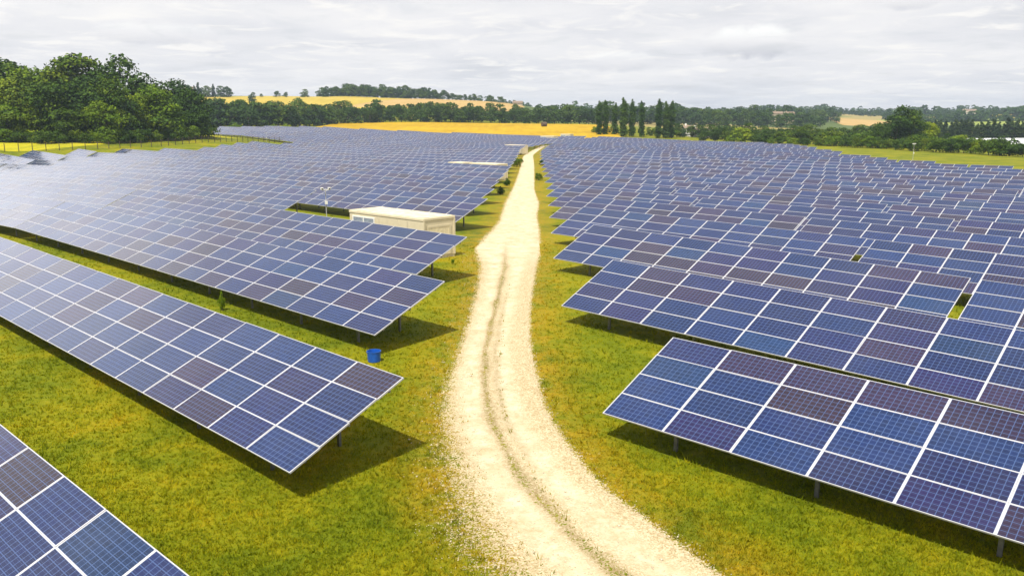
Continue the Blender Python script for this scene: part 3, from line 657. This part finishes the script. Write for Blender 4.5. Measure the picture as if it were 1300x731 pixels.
# ------------------------------------------------------------------ fence on the left
FP = [(-150, 178), (-136, 196), (-122, 208), (-108, 219), (-97, 234), (-90, 258), (-84, 280), (-77, 300)]
fr = empty('wire_fence', (FP[0][0], FP[0][1], T1(*FP[0])), 0, 'long wire fence on dark posts between the panels and the wood', 'fence')
FPa = np.array(FP, float); seg = np.hypot(*np.diff(FPa, axis=0).T); cum = np.concatenate([[0], np.cumsum(seg)])
s_ = np.arange(0, cum[-1], 3.0); fx = np.interp(s_, cum, FPa[:, 0]); fy = np.interp(s_, cum, FPa[:, 1]); fz = T(fx, fy); org = np.array([FP[0][0], FP[0][1], T1(*FP[0])])
pmsh = MB().tube((0, 0, -.4), (0, 0, 2.0), .10, .09, 6).mesh('fence_post', [M['wood']])
for x, y, z in zip(fx, fy, fz): link('fence_post', pmsh, fr, (x - org[0], y - org[1], z - org[2]))
wv = MB()
for a in range(len(fx) - 1):
    for h in np.linspace(.1, 1.8, 8): wv.tube((fx[a] - org[0], fy[a] - org[1], fz[a] - org[2] + h), (fx[a+1] - org[0], fy[a+1] - org[1], fz[a+1] - org[2] + h), .012, n=3)
    for t in np.arange(0.1, 1, 0.1):
        q = [fx[a] + (fx[a+1] - fx[a]) * t - org[0], fy[a] + (fy[a+1] - fy[a]) * t - org[1], fz[a] + (fz[a+1] - fz[a]) * t - org[2]]; wv.tube((q[0], q[1], q[2] + .1), (q[0], q[1], q[2] + 1.8), .01, n=3)
wv.build('wire_mesh', M['wire'], fr)
# ------------------------------------------------------------------ fields
def field(name, poly_px, m, label, hgt=0.4, nu=60, nv=24):
    """poly: four corners (x, y) in metres, bilinear sheet on the terrain standing a crop's height above it"""
    c = np.array(poly_px, float); u = np.linspace(0, 1, nu)[None, :, None]; v = np.linspace(0, 1, nv)[:, None, None]
    P = (c[0] * (1 - u) + c[1] * u) * (1 - v) + (c[3] * (1 - u) + c[2] * u) * v
    Zf = T(P[..., 0], P[..., 1]) + hgt; Zf[0] -= hgt + .3; Zf[-1] -= hgt + .3; Zf[:, 0] -= hgt + .3; Zf[:, -1] -= hgt + .3
    ii = (np.arange(nv - 1)[:, None] * nu + np.arange(nu - 1)).ravel()
    tag(link(name, mesh_np(name, np.concatenate([P, Zf[..., None]], -1).reshape(-1, 3), np.stack([ii, ii + 1, ii + nu + 1, ii + nu], 1), [m], True)), label, kind='structure')
field('wheat_field', [(-105, 415), (48, 352), (62, 528), (-112, 536)], M['wheat'], 'golden wheat field beyond the far edge of the panels', .7)
field('wheat_field', [(-330, 740), (-20, 700), (-8, 905), (-345, 930)], M['wheat_pale'], 'pale yellow wheat on the hillside above the far tree line', .7)
field('stubble_field', [(-150, 735), (-10, 690), (15, 898), (-100, 906)], M['stubble'], 'tan stubble on the right shoulder of the hill', .95)
field('stubble_field', [(335, 860), (415, 860), (470, 1090), (400, 1090)], M['stubble'], 'tan field on the distant rise right of the poplars', .5)
field('stubble_field', [(560, 1150), (760, 1150), (820, 1330), (600, 1330)], M['wheat_pale'], 'pale field on the distant hills at the right edge', .5)
field('pasture', [(390, 880), (620, 900), (760, 1140), (480, 1130)], M['pasture'], 'light green pasture on the far slope at the right', .4)
field('flower_meadow', [(-215, 215), (-121, 205), (-92, 296), (-118, 300)], M['rape'], 'yellow flowering grass strip between the wood and the fence', .12)
# ------------------------------------------------------------------ vegetation
def crown(name, blobs, n, size, m, seed, flat=0.0, up=0.35):
    """leaf clumps: small bent faces spread over and through a set of lobes (centre, radii)"""
    r = np.random.default_rng(seed); wts = np.array([b[1][0] * b[1][2] for b in blobs]); wts = wts / wts.sum()
    k = r.choice(len(blobs), n, p=wts); Cn = np.array([b[0] for b in blobs])[k]; Rd = np.array([b[1] for b in blobs])[k]
    d = r.normal(size=(n, 3)); d /= np.linalg.norm(d, axis=1)[:, None]; d[:, 2] = np.where(r.random(n) < .6, np.abs(d[:, 2]), d[:, 2])
    rad = (1 - 0.45 * r.random(n) ** 1.6) * (1 + r.normal(0, .07, n)); P = Cn + d * Rd * rad[:, None]
    nr = d + r.normal(0, .55, (n, 3)); nr[:, 2] += up; nr /= np.linalg.norm(nr, axis=1)[:, None]
    a = np.cross(nr, r.normal(size=(n, 3))); a /= np.linalg.norm(a, axis=1)[:, None]; b = np.cross(nr, a)
    s = size * r.uniform(.55, 1.35, n)[:, None]; el = r.uniform(.5, 1.0, n)[:, None]
    V = np.stack([P + a * s, P + b * s * el + nr * s * .25, P - a * s, P - b * s * el - nr * s * .2], 1).reshape(-1, 3)
    me = mesh_np(name, V, np.arange(4 * n).reshape(-1, 4), [m]); blobt = r.random(len(blobs))
    attr(me, 'tint', np.clip(.5 * blobt[k] + .5 * r.random(n), 0, 1), 'FACE'); return me
def lobes(r, n, w_, h0, h1, rr, cone=False):
    out = []
    for i in range(n):
        z = r.uniform(h0, h1); t = (z - h0) / (h1 - h0); prof = math.sin(math.pi * (0.22 + 0.70 * t)) ** .8 if not cone else (1 - t) ** .8
        a = r.uniform(0, 2 * math.pi); q = w_ * prof * r.uniform(.25, .95); s = rr * r.uniform(.65, 1.25)
        out.append(((q * math.cos(a), q * math.sin(a), z), (s, s * r.uniform(.85, 1.1), s * r.uniform(.65, .9))))
    out.append(((0, 0, (h0 + h1) / 2), (w_ * .72, w_ * .72, (h1 - h0) * .42))); return out
def trunk(name, h, r0, limbs, seed, spread=.25):
    r = random.Random(seed); mb = MB(); z = -0.03; p = Vector((0, 0, z)); rad = r0
    for k in range(4):
        q = Vector((r.uniform(-.01, .01), r.uniform(-.01, .01), h * (k + 1) / 4)); mb.tube(p, q, rad, rad * .8, 7); p = q; rad *= .8
    for k in range(limbs):
        b = Vector((0, 0, h * r.uniform(.45, .95))); a = r.uniform(0, 6.28); e = b + Vector((math.cos(a) * spread, math.sin(a) * spread, h * r.uniform(.2, .5)))
        mb.tube(b, e, r0 * .45, r0 * .15, 5)
    return mb.mesh(name, [M['bark']])
def variants(kind, cnt, m, **k):
    out = []
    for i in range(cnt):
        r = random.Random(i * 31 + len(kind) * 7)
        if kind == 'oak': bl = lobes(r, 28, .40, .08, .88, .15); me = crown('crown', bl, 5200, .019, m, i); tr = trunk('trunk', .55, .028, 5, i)
        elif kind == 'far': bl = lobes(r, 14, .42, .05, .86, .17); me = crown('crown', bl, 1300, .036, m, i + 20); tr = trunk('trunk', .5, .03, 3, i)
        elif kind == 'poplar':
            bl = [((r.uniform(-.022, .022), r.uniform(-.022, .022), z), (q, q, .075)) for z in np.linspace(.04, .965, 18) for q in [max(.018, .086 * min(1, (1.0 - z) * 3.2 + .28) * min(1, z * 3 + .72) + r.uniform(-.014, .010))]]
            me = crown('crown', bl, 2600, .017, m, i + 40, up=.8); tr = trunk('trunk', .5, .018, 2, i, .04)
        elif kind == 'cypress':
            bl = [((r.uniform(-.03, .03), r.uniform(-.03, .03), z), (q, q, .09)) for z in np.linspace(.08, .93, 12) for q in [.03 + .19 * (1 - z) ** .7 + r.uniform(-.02, .02)]]
            me = crown('crown', bl, 1000, .035, m, i + 60, up=.3); tr = trunk('trunk', .4, .02, 0, i)
        elif kind == 'bush': bl = lobes(r, 16, .62, .10, .78, .24); me = crown('crown', bl, 2200, .040, m, i + 80); tr = trunk('trunk', .4, .03, 3, i)
        out.append((me, tr))
    return out
VR = {'oak': variants('oak', 5, M['broad']), 'lushoak': variants('oak', 3, M['lush']), 'far': variants('far', 6, M['farleaf']), 'poplar': variants('poplar', 4, M['poplar']),
      'cypress': variants('cypress', 3, M['conifer']), 'bush': variants('bush', 4, M['lush']), 'darkbush': variants('bush', 3, M['broad'])}
trees = []
def tree(kind, x, y, h, name, cat, group, label=None, wide=1.0, sink=0.0):
    me, tr = random.choice(VR[kind]); o = empty(name, (x, y, T1(x, y) - sink), random.uniform(0, 6.28), label, cat, group)
    c = link('crown', me, o); t = link('trunk', tr, o)
    c.scale = (h * wide, h * wide, h); t.scale = (h, h, h)
    trees.append(o); return o
def band(kind, pts, step, hgt, name, cat, group, desc, where, jitter=1.0, wide=1.0, jy=6.0, sink=0.0):
    """pts: (photo column, distance, height) way points; one tree every `step` columns, labelled by order from the left"""
    P = np.array(pts, float); px_ = P[0, 0]; lst = []
    while px_ <= P[-1, 0]:
        d = np.interp(px_, P[:, 0], P[:, 1]); h = np.interp(px_, P[:, 0], P[:, 2]) * random.uniform(.82, 1.15) * hgt
        x, y = at(px_, d + random.uniform(-jy, jy)); k = kind if isinstance(kind, str) else random.choice(kind)
        lst.append((px_, tree(k, x, y, h, name, cat, group, None, wide * random.uniform(.9, 1.2), sink))); px_ += step * random.uniform(.75, 1.3) * jitter
    for i, (_, o) in enumerate(lst): o['label'] = '%s, %s from the left %s' % (desc, nth(i + 1), where)
    return lst
# the wood on the left
band(['oak', 'oak', 'lushoak'], [(-70, 262, 26), (40, 266, 25), (130, 272, 23.5), (195, 282, 22), (232, 288, 19), (250, 292, 16)], 30, 1, 'oak_tree', 'tree', 'trees in the wood on the left', 'leafy oak', 'in the rear of the near wood', jy=4, wide=1.15)
band(['oak', 'lushoak', 'oak'], [(-70, 240, 18), (60, 240, 18), (150, 248, 18), (215, 262, 17), (256, 274, 14)], 25, 1, 'oak_tree', 'tree', 'trees in the wood on the left', 'leafy oak', 'in the middle of the near wood', jy=4, sink=.5)
band(['oak', 'lushoak', 'darkbush', 'oak'], [(-70, 234, 11), (60, 236, 11), (150, 243, 11), (215, 257, 10.5), (262, 270, 10)], 20, 1, 'hedge_tree', 'tree', 'low trees at the foot of the left wood', 'low bushy tree', 'at the foot of the near wood', jy=3, wide=1.25)
band(['darkbush', 'darkbush', 'bush'], [(-40, 229, 3.6), (60, 230, 3.8), (150, 238, 3.8), (215, 252, 4), (256, 264, 4.5)], 11, 1, 'shrub', 'shrub', 'shrubs in front of the left wood', 'green shrub', 'along the edge of the near wood', jy=2)
# the tree line across the middle
band(['far'], [(232, 440, 17), (330, 455, 13), (440, 520, 12), (540, 545, 11.5), (640, 560, 11), (760, 600, 12)], 9.5, 1.0, 'field_tree', 'tree', 'trees of the middle tree line', 'dark green tree', 'in the front of the middle tree line', jy=5, wide=1.15)
band(['far'], [(240, 475, 19), (330, 490, 16), (440, 560, 13), (520, 580, 12.5), (640, 600, 12), (760, 650, 13)], 13, 1.0, 'field_tree', 'tree', 'trees of the middle tree line', 'dark green tree', 'in the back of the middle tree line', jy=8, wide=1.1)
# knoll on the left with dark trees
band(['far', 'cypress', 'far'], [(236, 900, 13), (262, 900, 15), (303, 900, 12)], 8, 1.0, 'knoll_tree', 'tree', 'trees on the knoll', 'dark tree', 'on the skyline knoll above the near wood', jy=5)
for i, (px_, h) in enumerate(((239, 17), (262, 16))):
    x, y = at(px_, 880); tree('cypress', x, y, h, 'cypress_tree', 'tree', 'trees on the knoll', 'pointed dark cypress on the skyline knoll, %s of two' % ('left' if i == 0 else 'right'))
# wood on top of the hill
band(['far'], [(414, 905, 10), (450, 910, 12.5), (540, 905, 11), (608, 895, 7)], 5.2, 1.0, 'hill_tree', 'tree', 'trees of the wood on top of the hill', 'distant dark tree', 'in the wood on the hilltop', jy=10, wide=1.2)
band(['far'], [(420, 930, 12), (500, 935, 14.5), (560, 925, 12)], 9, 1.0, 'hill_tree', 'tree', 'trees of the wood on top of the hill', 'distant dark tree', 'at the back of the hilltop wood', jy=6, wide=1.2)
for i, (px_, d, h, t) in enumerate(((328, 800, 9, 'lone round tree on the left of the hillside wheat'), (359, 885, 7, 'low tree on the hill crest, right of the lone round tree'), (370, 885, 6, 'second low tree on the hill crest beside the first'),
        (394, 890, 9, 'single dark round tree on the hill crest left of the wood'), (340, 890, 4, 'small bush on the hill crest at left'), (624, 890, 8, 'small tree at the right foot of the hill crest'), (636, 880, 8, 'last small tree on the falling hill crest'))):
    x, y = at(px_, d); tree('far', x, y, h, 'field_tree', 'tree', 'lone trees on the hill', t, 1.3)
# poplars
PPX = [(758.6, 15.0), (766.5, 15.2), (778, 14.2), (789, 16.6), (800, 16.0), (811.7, 15.5), (832.5, 16.6), (842, 15.8), (849, 16.3)]
for i, (px_, h) in enumerate(PPX):
    x, y = at(px_, 392 + (i % 3) * 3); tree('poplar', x, y, h * 1.03, 'poplar_tree', 'tree', 'poplars in a row beyond the panels', 'tall narrow poplar, %s from the left in the row of nine' % nth(i + 1), random.uniform(1.02, 1.2))
band(['far', 'bush'], [(755, 412, 3.5), (800, 412, 4.2), (870, 415, 6.5)], 9, 1.0, 'field_tree', 'tree', 'low trees behind the poplars', 'low green tree', 'behind and between the poplars', jy=5)
for px_, d, h, t in ((305, 425, 3.5, 'round bush on the far left edge of the panels, leftmost of three'), (352, 418, 3.0, 'low bush on the far edge of the panels, middle of three'), (368, 415, 3.2, 'low bush on the far edge of the panels, rightmost of three')):
    x, y = at(px_, d); tree('bush', x, y, h, 'bush', 'bush', None, t, 1.5)
# right tree lines
band(['far'], [(768, 720, 15), (860, 720, 16), (960, 720, 15), (1000, 740, 13), (1045, 760, 10)], 9, 1.0, 'field_tree', 'tree', 'trees of the right tree line', 'dark green tree', 'in the tree line right of the poplars', jy=15, wide=1.15)
band(['far'], [(760, 850, 15), (900, 850, 17), (1000, 900, 17), (1060, 950, 15)], 13, 1.0, 'field_tree', 'tree', 'trees of the right tree line', 'dark green tree', 'in the far tree line right of the poplars', jy=15, wide=1.15)
band(['far'], [(875, 420, 7), (930, 400, 7), (1000, 390, 7.5), (1100, 380, 7)], 11, 1.0, 'hedge_tree', 'tree', 'trees of the right hedge', 'dark green tree', 'in the hedge beyond the right panels', jy=8, wide=1.3)
band(['bush', 'oak', 'darkbush'], [(890, 372, 6.0), (960, 362, 6.6), (1040, 335, 6.5), (1110, 310, 6.5), (1200, 296, 4.8), (1320, 272, 4.8)], 15, 1.0, 'hedge_tree', 'tree', 'trees of the right hedge', 'bushy green tree', 'behind the right grass strip', jy=5, wide=1.2)
band(['bush', 'darkbush', 'darkbush'], [(960, 350, 3.2), (1050, 316, 4.2), (1150, 272, 4.8), (1230, 250, 5.0), (1330, 226, 5.2)], 15, 1.0, 'shrub', 'shrub', 'shrubs of the right hedge', 'light green shrub', 'at the foot of the right hedge', jy=4, wide=1.1)
for px_, d, h, t in ((1130, 300, 15.0, 'large round dark tree standing above the right hedge'), (1147, 303, 13.5, 'second round tree merged with the large one above the right hedge'), (1172, 310, 9.5, 'smaller yellow green tree right of the large round one'), (1108, 296, 9, 'smaller tree left of the large round one above the hedge')):
    x, y = at(px_, d); tree('oak' if px_ != 1172 else 'lushoak', x, y, h, 'oak_tree', 'tree', 'tall trees above the right hedge', t, 1.15)
band(['cypress'], [(1085, 480, 6.5), (1160, 470, 9.6), (1300, 455, 10.0)], 6.2, 1.0, 'cypress_tree', 'tree', 'row of dark conifers on the right', 'dark pointed conifer', 'in the row behind the greenhouses', jy=2, wide=1.35)
# farthest wooded slopes: one mass
fb = []; rr_ = np.random.default_rng(5); Vs = []; Fs = []; Ts = []
base_me = VR['far'][0][0]; bv = np.zeros(len(base_me.vertices) * 3, np.float32); base_me.vertices.foreach_get('co', bv); bv = bv.reshape(-1, 3)
sel = rr_.choice(len(bv) // 4, 160, replace=False); bq = bv.reshape(-1, 4, 3)[sel]; ctr = bq.mean(1, keepdims=True); bq = ctr + (bq - ctr) * 2.4
for _ in range(1100):
    u = rr_.random()
    if u < .35: px_ = rr_.uniform(860, 1330); d = rr_.uniform(1330, 1600)
    elif u < .6: px_ = rr_.uniform(600, 1040); d = rr_.uniform(1150, 1500)
    elif u < .8: px_ = rr_.uniform(1115, 1330); d = rr_.choice([1010, 1140, 1345]) + rr_.uniform(-8, 8)
    else: px_ = rr_.uniform(-60, 1360); d = rr_.uniform(1700, 2300)
    x, y = at(px_, d)
    if 400 < x < 470 and 860 < y < 1090: continue
    h = rr_.uniform(5, 12) * (1 + .6 * max(0, math.sin(px_ * .05) * math.sin(px_ * .017 + d * .01))); a = rr_.uniform(0, 6.28); q = bq * h * np.array([1.2, 1.2, 1]); q = np.stack([q[..., 0] * math.cos(a) - q[..., 1] * math.sin(a), q[..., 0] * math.sin(a) + q[..., 1] * math.cos(a), q[..., 2]], -1)
    Vs.append((q + np.array([x, y, T1(x, y) - .5])).reshape(-1, 3)); Ts.append(np.clip(rr_.random() * .5 + rr_.random(len(q)) * .5, 0, 1))
Vs = np.concatenate(Vs); fm = mesh_np('distant_woods', Vs, np.arange(len(Vs)).reshape(-1, 4), [M['farleaf']]); attr(fm, 'tint', np.concatenate(Ts), 'FACE')
tag(link('distant_woods', fm), 'hazy distant woods covering the farthest slopes', 'woods', kind='stuff')
# weeds and small bushes
for px_, py_, h, t in ((656, 212, 2.2, 'dark round bush at the left edge of the narrowing path'), (683.5, 229, 1.3, 'small bush on the right edge of the path'), (644, 236, 1.2, 'small sapling left of the path under the panel ends'), (636, 247, 1.1, 'small weed clump left of the path near the row ends'),
        (282, 394, 1.0, 'tall green weed standing in the gap below the third left row'), (575, 335, .35, 'small weed by the corner of the cream cabin'), (688, 210, 1.2, 'tiny bush right of the path in the distance')):
    x, y = bp(px_, py_); o = tree('darkbush' if h > 1 else 'bush', x, y, h, 'bush', 'bush', None, t, .28 if px_ == 282 else (.5 if h < 1 else .8))
# ------------------------------------------------------------------ buildings
def house(x, y, L, W_, H_, rot, label, wallm='wall', roofm='tile'):
    root = empty('farmhouse', (x, y, T1(x, y)), rot, label, 'house', None)
    MB().box(-L / 2, L / 2, -W_ / 2, W_ / 2, -1.5, H_).build('wall', M[wallm], root)
    mb = MB(); rh = W_ * .28; e = .4
    for s in (-1, 1):
        mb.face([(-L / 2 - e, s * (W_ / 2 + e), H_ - .1), (L / 2 + e, s * (W_ / 2 + e), H_ - .1), (L / 2 + e, 0, H_ + rh), (-L / 2 - e, 0, H_ + rh)])
        mb.face([(-L / 2 - e, s * (W_ / 2 + e), H_ - .25), (L / 2 + e, s * (W_ / 2 + e), H_ - .25), (L / 2 + e, s * (W_ / 2 + e), H_ - .1), (-L / 2 - e, s * (W_ / 2 + e), H_ - .1)])
    rf = mb.build('roof', M[roofm], root); MB().box(-L * .3, -L * .3 + .7, -.4, .4, H_ + rh * .6, H_ + rh + .9).build('chimney', M[wallm], rf)
    g = MB()
    for s in (-1, 1): g.face([(s * (L / 2 - .01), -W_ / 2, H_), (s * (L / 2 - .01), W_ / 2, H_), (s * (L / 2 - .01), 0, H_ + rh - .12)])
    g.build('gable', M[wallm], root)
    for i in range(4):
        xx = -L / 2 + L * (i + .5) / 4; w_ = MB(); w_.box(xx - .5, xx + .5, -W_ / 2 - .03, -W_ / 2 - .003, H_ * .35, H_ * .35 + 1.4); wo_ = w_.build('window', M['white'], root)
        MB().box(xx - .4, xx + .4, -W_ / 2 - .04, -W_ / 2 - .031, H_ * .35 + .1, H_ * .35 + 1.3).build('pane', M['pane'], wo_)
    return root
for px_, d, L, W_, H_, t, wm in ((870, 440, 6, 5, 4.2, 'small white farm building between the poplars and the hedge', 'white'), (884, 430, 9, 6, 3.2, 'low white shed right of the small farm building', 'white'), (901, 425, 6, 5, 2.4, 'lowest white outbuilding at the left end of the hedge', 'white'),
        (994, 850, 10, 8, 9.5, 'stone farmhouse on the wooded rise right of the poplars', 'wall'), (980, 842, 9, 7, 10, 'low stone barn left of the farmhouse on the rise', 'wall'), (1218, 1290, 18, 10, 8, 'distant pale house among far woods at right', 'white'), (657, 890, 10, 7, 3, 'distant house at the foot of the falling hill crest', 'wall'), (249, 935, 16, 9, 8, 'house half hidden among the knoll trees', 'wall')):
    x, y = at(px_, d); house(x, y, L, W_, H_, random.uniform(-.3, .3), t, wm)
def greenhouse(x, y, L, r_, rot, label, g):
    root = empty('greenhouse', (x, y, T1(x, y)), rot, label, 'greenhouse', g); mb = MB(); n = 14
    prev = None
    for i in range(n + 1):
        a = math.pi * i / n; p = (r_ * math.cos(a), r_ * .72 * math.sin(a) + .8)
        if prev: mb.face([(-L / 2, prev[0], prev[1]), (L / 2, prev[0], prev[1]), (L / 2, p[0], p[1]), (-L / 2, p[0], p[1])])
        prev = p
    for s in (-1, 1):
        mb.face([(-L / 2, s * r_, -.5), (L / 2, s * r_, -.5), (L / 2, s * r_, .8), (-L / 2, s * r_, .8)])
        mb.face([(s * L / 2, r_ * math.cos(math.pi * i / n), r_ * .72 * math.sin(math.pi * i / n) + .8) for i in range(n + 1)] + [(s * L / 2, -r_, -.5), (s * L / 2, r_, -.5)])
    mb.build('film_cover', M['film'], root); h = MB()
    for k in range(int(L // 4) + 1):
        xx = -L / 2 + k * 4; pts = [Vector((xx, (r_ + .02) * math.cos(math.pi * i / n), (r_ + .02) * .72 * math.sin(math.pi * i / n) + .8)) for i in range(n + 1)]
        for p, q in zip(pts[:-1], pts[1:]): h.tube(p, q, .04, n=4)
    h.build('hoop_frame', M['white'], root)
for i, (px_, d, L) in enumerate(((1228, 352, 26), (1272, 346, 30), (1318, 340, 34), (1250, 372, 40), (1310, 366, 40))):
    x, y = at(px_, d); greenhouse(x, y, L, 3.6, R(8), '%s white tunnel greenhouse behind the right hedge, %s row' % (('left', 'middle', 'right', 'left', 'right')[i], 'front' if i < 3 else 'back'), 'white tunnel greenhouses on the right')
# ------------------------------------------------------------------ hay bale in the wheat
x, y = at(690, 470); rb = empty('hay_bale', (x, y, T1(x, y) + .7), .4, 'single dark round hay bale lying in the golden wheat', 'bale'); mb = MB(); mb.tube((-1.3, 0, 1.2), (1.3, 0, 1.2), 1.3, n=24)
mb.build('straw_roll', simple('old_straw', (0.09, 0.06, 0.035), .95, 0, .3, 3), rb); mb = MB()
for q in (-.8, 0, .8): mb.tube((q - .03, 0, 1.2), (q + .03, 0, 1.2), 1.315, n=24)
mb.build('twine', M['wire'], rb)
# ------------------------------------------------------------------ ground cover: grass blades and loose stones
def scatter(n, ymin, ymax, power):
    u = rng.random(n); y = (ymin ** (1 - power) + u * (ymax ** (1 - power) - ymin ** (1 - power))) ** (1 / (1 - power)); hw = y * .66 + 3
    return rng.uniform(-1, 1, n) * hw, y
nb = 210000; gx, gy = scatter(nb, 9.0, 62.0, 1.9)
u = path_u(gx, gy); nf = np.clip((34 - gy) / 20, 0, 1)
keep = (u < 0.02 - 0.25 * nf * rng.random(nb) ** 2) | (u > 1.01) | ((np.abs(u - .57) < .03) & (rng.random(nb) < .35) & (gy < 45)) | ((u < .25) & (u > -.1) & (rng.random(nb) < .25 * nf))
gx, gy = gx[keep], gy[keep]; nb = len(gx); gz = T(gx, gy)
K = 4; bx = np.repeat(gx, K) + rng.normal(0, .035, nb * K); by = np.repeat(gy, K) + rng.normal(0, .035, nb * K); bz = np.repeat(gz, K) - .01
big = rng.random(nb) < .06
hh = np.repeat(np.where(big, rng.uniform(.12, .22, nb), rng.uniform(.03, .10, nb)), K) * rng.uniform(.6, 1.2, nb * K); an = rng.uniform(0, 6.28, nb * K); wv_ = rng.uniform(.008, .018, nb * K) * (1 + by / 45)
ln = rng.uniform(.2, .9, nb * K) * hh; la = rng.uniform(0, 6.28, nb * K)
p0 = np.stack([bx - np.cos(an) * wv_, by - np.sin(an) * wv_, bz], 1); p1 = np.stack([bx + np.cos(an) * wv_, by + np.sin(an) * wv_, bz], 1); p2 = np.stack([bx + np.cos(la) * ln, by + np.sin(la) * ln, bz + hh], 1)
gm = mesh_np('grass', np.stack([p0, p1, p2], 1).reshape(-1, 3), np.arange(3 * nb * K).reshape(-1, 3), [M['blade']]); attr(gm, 'tint', np.repeat(rng.random(nb), K) * .6 + rng.random(nb * K) * .4, 'FACE')
tag(link('grass', gm), 'short yellow-green grass blades between the panel rows and the track', 'grass', kind='stuff')
ns = 26000; sx, sy = scatter(ns, 9.0, 55.0, 1.8); yy = sy; uu = rng.uniform(-.42, 1.12, ns); keepp = (uu < .25) & (rng.random(ns) < .7 * sstep(-.45, .15, uu)) | (uu > .93) & (rng.random(ns) < 1 - sstep(.98, 1.12, uu)) | ((uu > .25) & (uu < .93) & (rng.random(ns) < .25))
uu, sy = uu[keepp], sy[keepp]; a_ = np.interp(sy, ty, xl); b_ = np.interp(sy, ty, xr); sx = a_ + (b_ - a_) * uu; ns = len(sx); sz = T(sx, sy) + .025
octv = np.array([(1, 0, 0), (0, 1, 0), (-1, 0, 0), (0, -1, 0), (0, 0, .7), (0, 0, -.7)], float); octf = np.array([(0, 1, 4), (1, 2, 4), (2, 3, 4), (3, 0, 4), (1, 0, 5), (2, 1, 5), (3, 2, 5), (0, 3, 5)])
sz_ = rng.uniform(.008, .020, ns)[:, None, None] * (1 + (rng.random(ns) < .05) * 1.2)[:, None, None]; vv_ = octv[None] * sz_ * rng.uniform(.6, 1.4, (ns, 6, 1)); an = rng.uniform(0, 6.28, ns)
vv_ = np.stack([vv_[..., 0] * np.cos(an)[:, None] - vv_[..., 1] * np.sin(an)[:, None], vv_[..., 0] * np.sin(an)[:, None] + vv_[..., 1] * np.cos(an)[:, None], vv_[..., 2]], -1) + np.stack([sx, sy, sz], 1)[:, None]
smm = mesh_np('loose_stones', vv_.reshape(-1, 3), (octf[None] + 6 * np.arange(ns)[:, None, None]).reshape(-1, 3), [M['stone']])
tag(link('gravel', smm), 'loose pale stones scattered over the track and its grassy edges', 'gravel', kind='stuff')
# ------------------------------------------------------------------ haze
if HAZE_DENSITY > 0:
    hb = MB().box(-3200, 3200, -120, 3200, -40, 75).build('haze', [])
    hm = bpy.data.materials.new('haze_air'); hm.use_nodes = True; hn = hm.node_tree; hn.nodes.clear(); ho = N(hn, 'ShaderNodeOutputMaterial')
    pv = N(hn, 'ShaderNodeVolumePrincipled', inp={'Density': HAZE_DENSITY, 'Anisotropy': 0.2}); pv.inputs['Color'].default_value = (0.62, 0.76, 0.95, 1); LK(hn, pv.outputs[0], ho.inputs['Volume'])
    hb.data.materials.append(hm); tag(hb, 'faint blue haze in the air over the far hills', 'haze', kind='stuff')
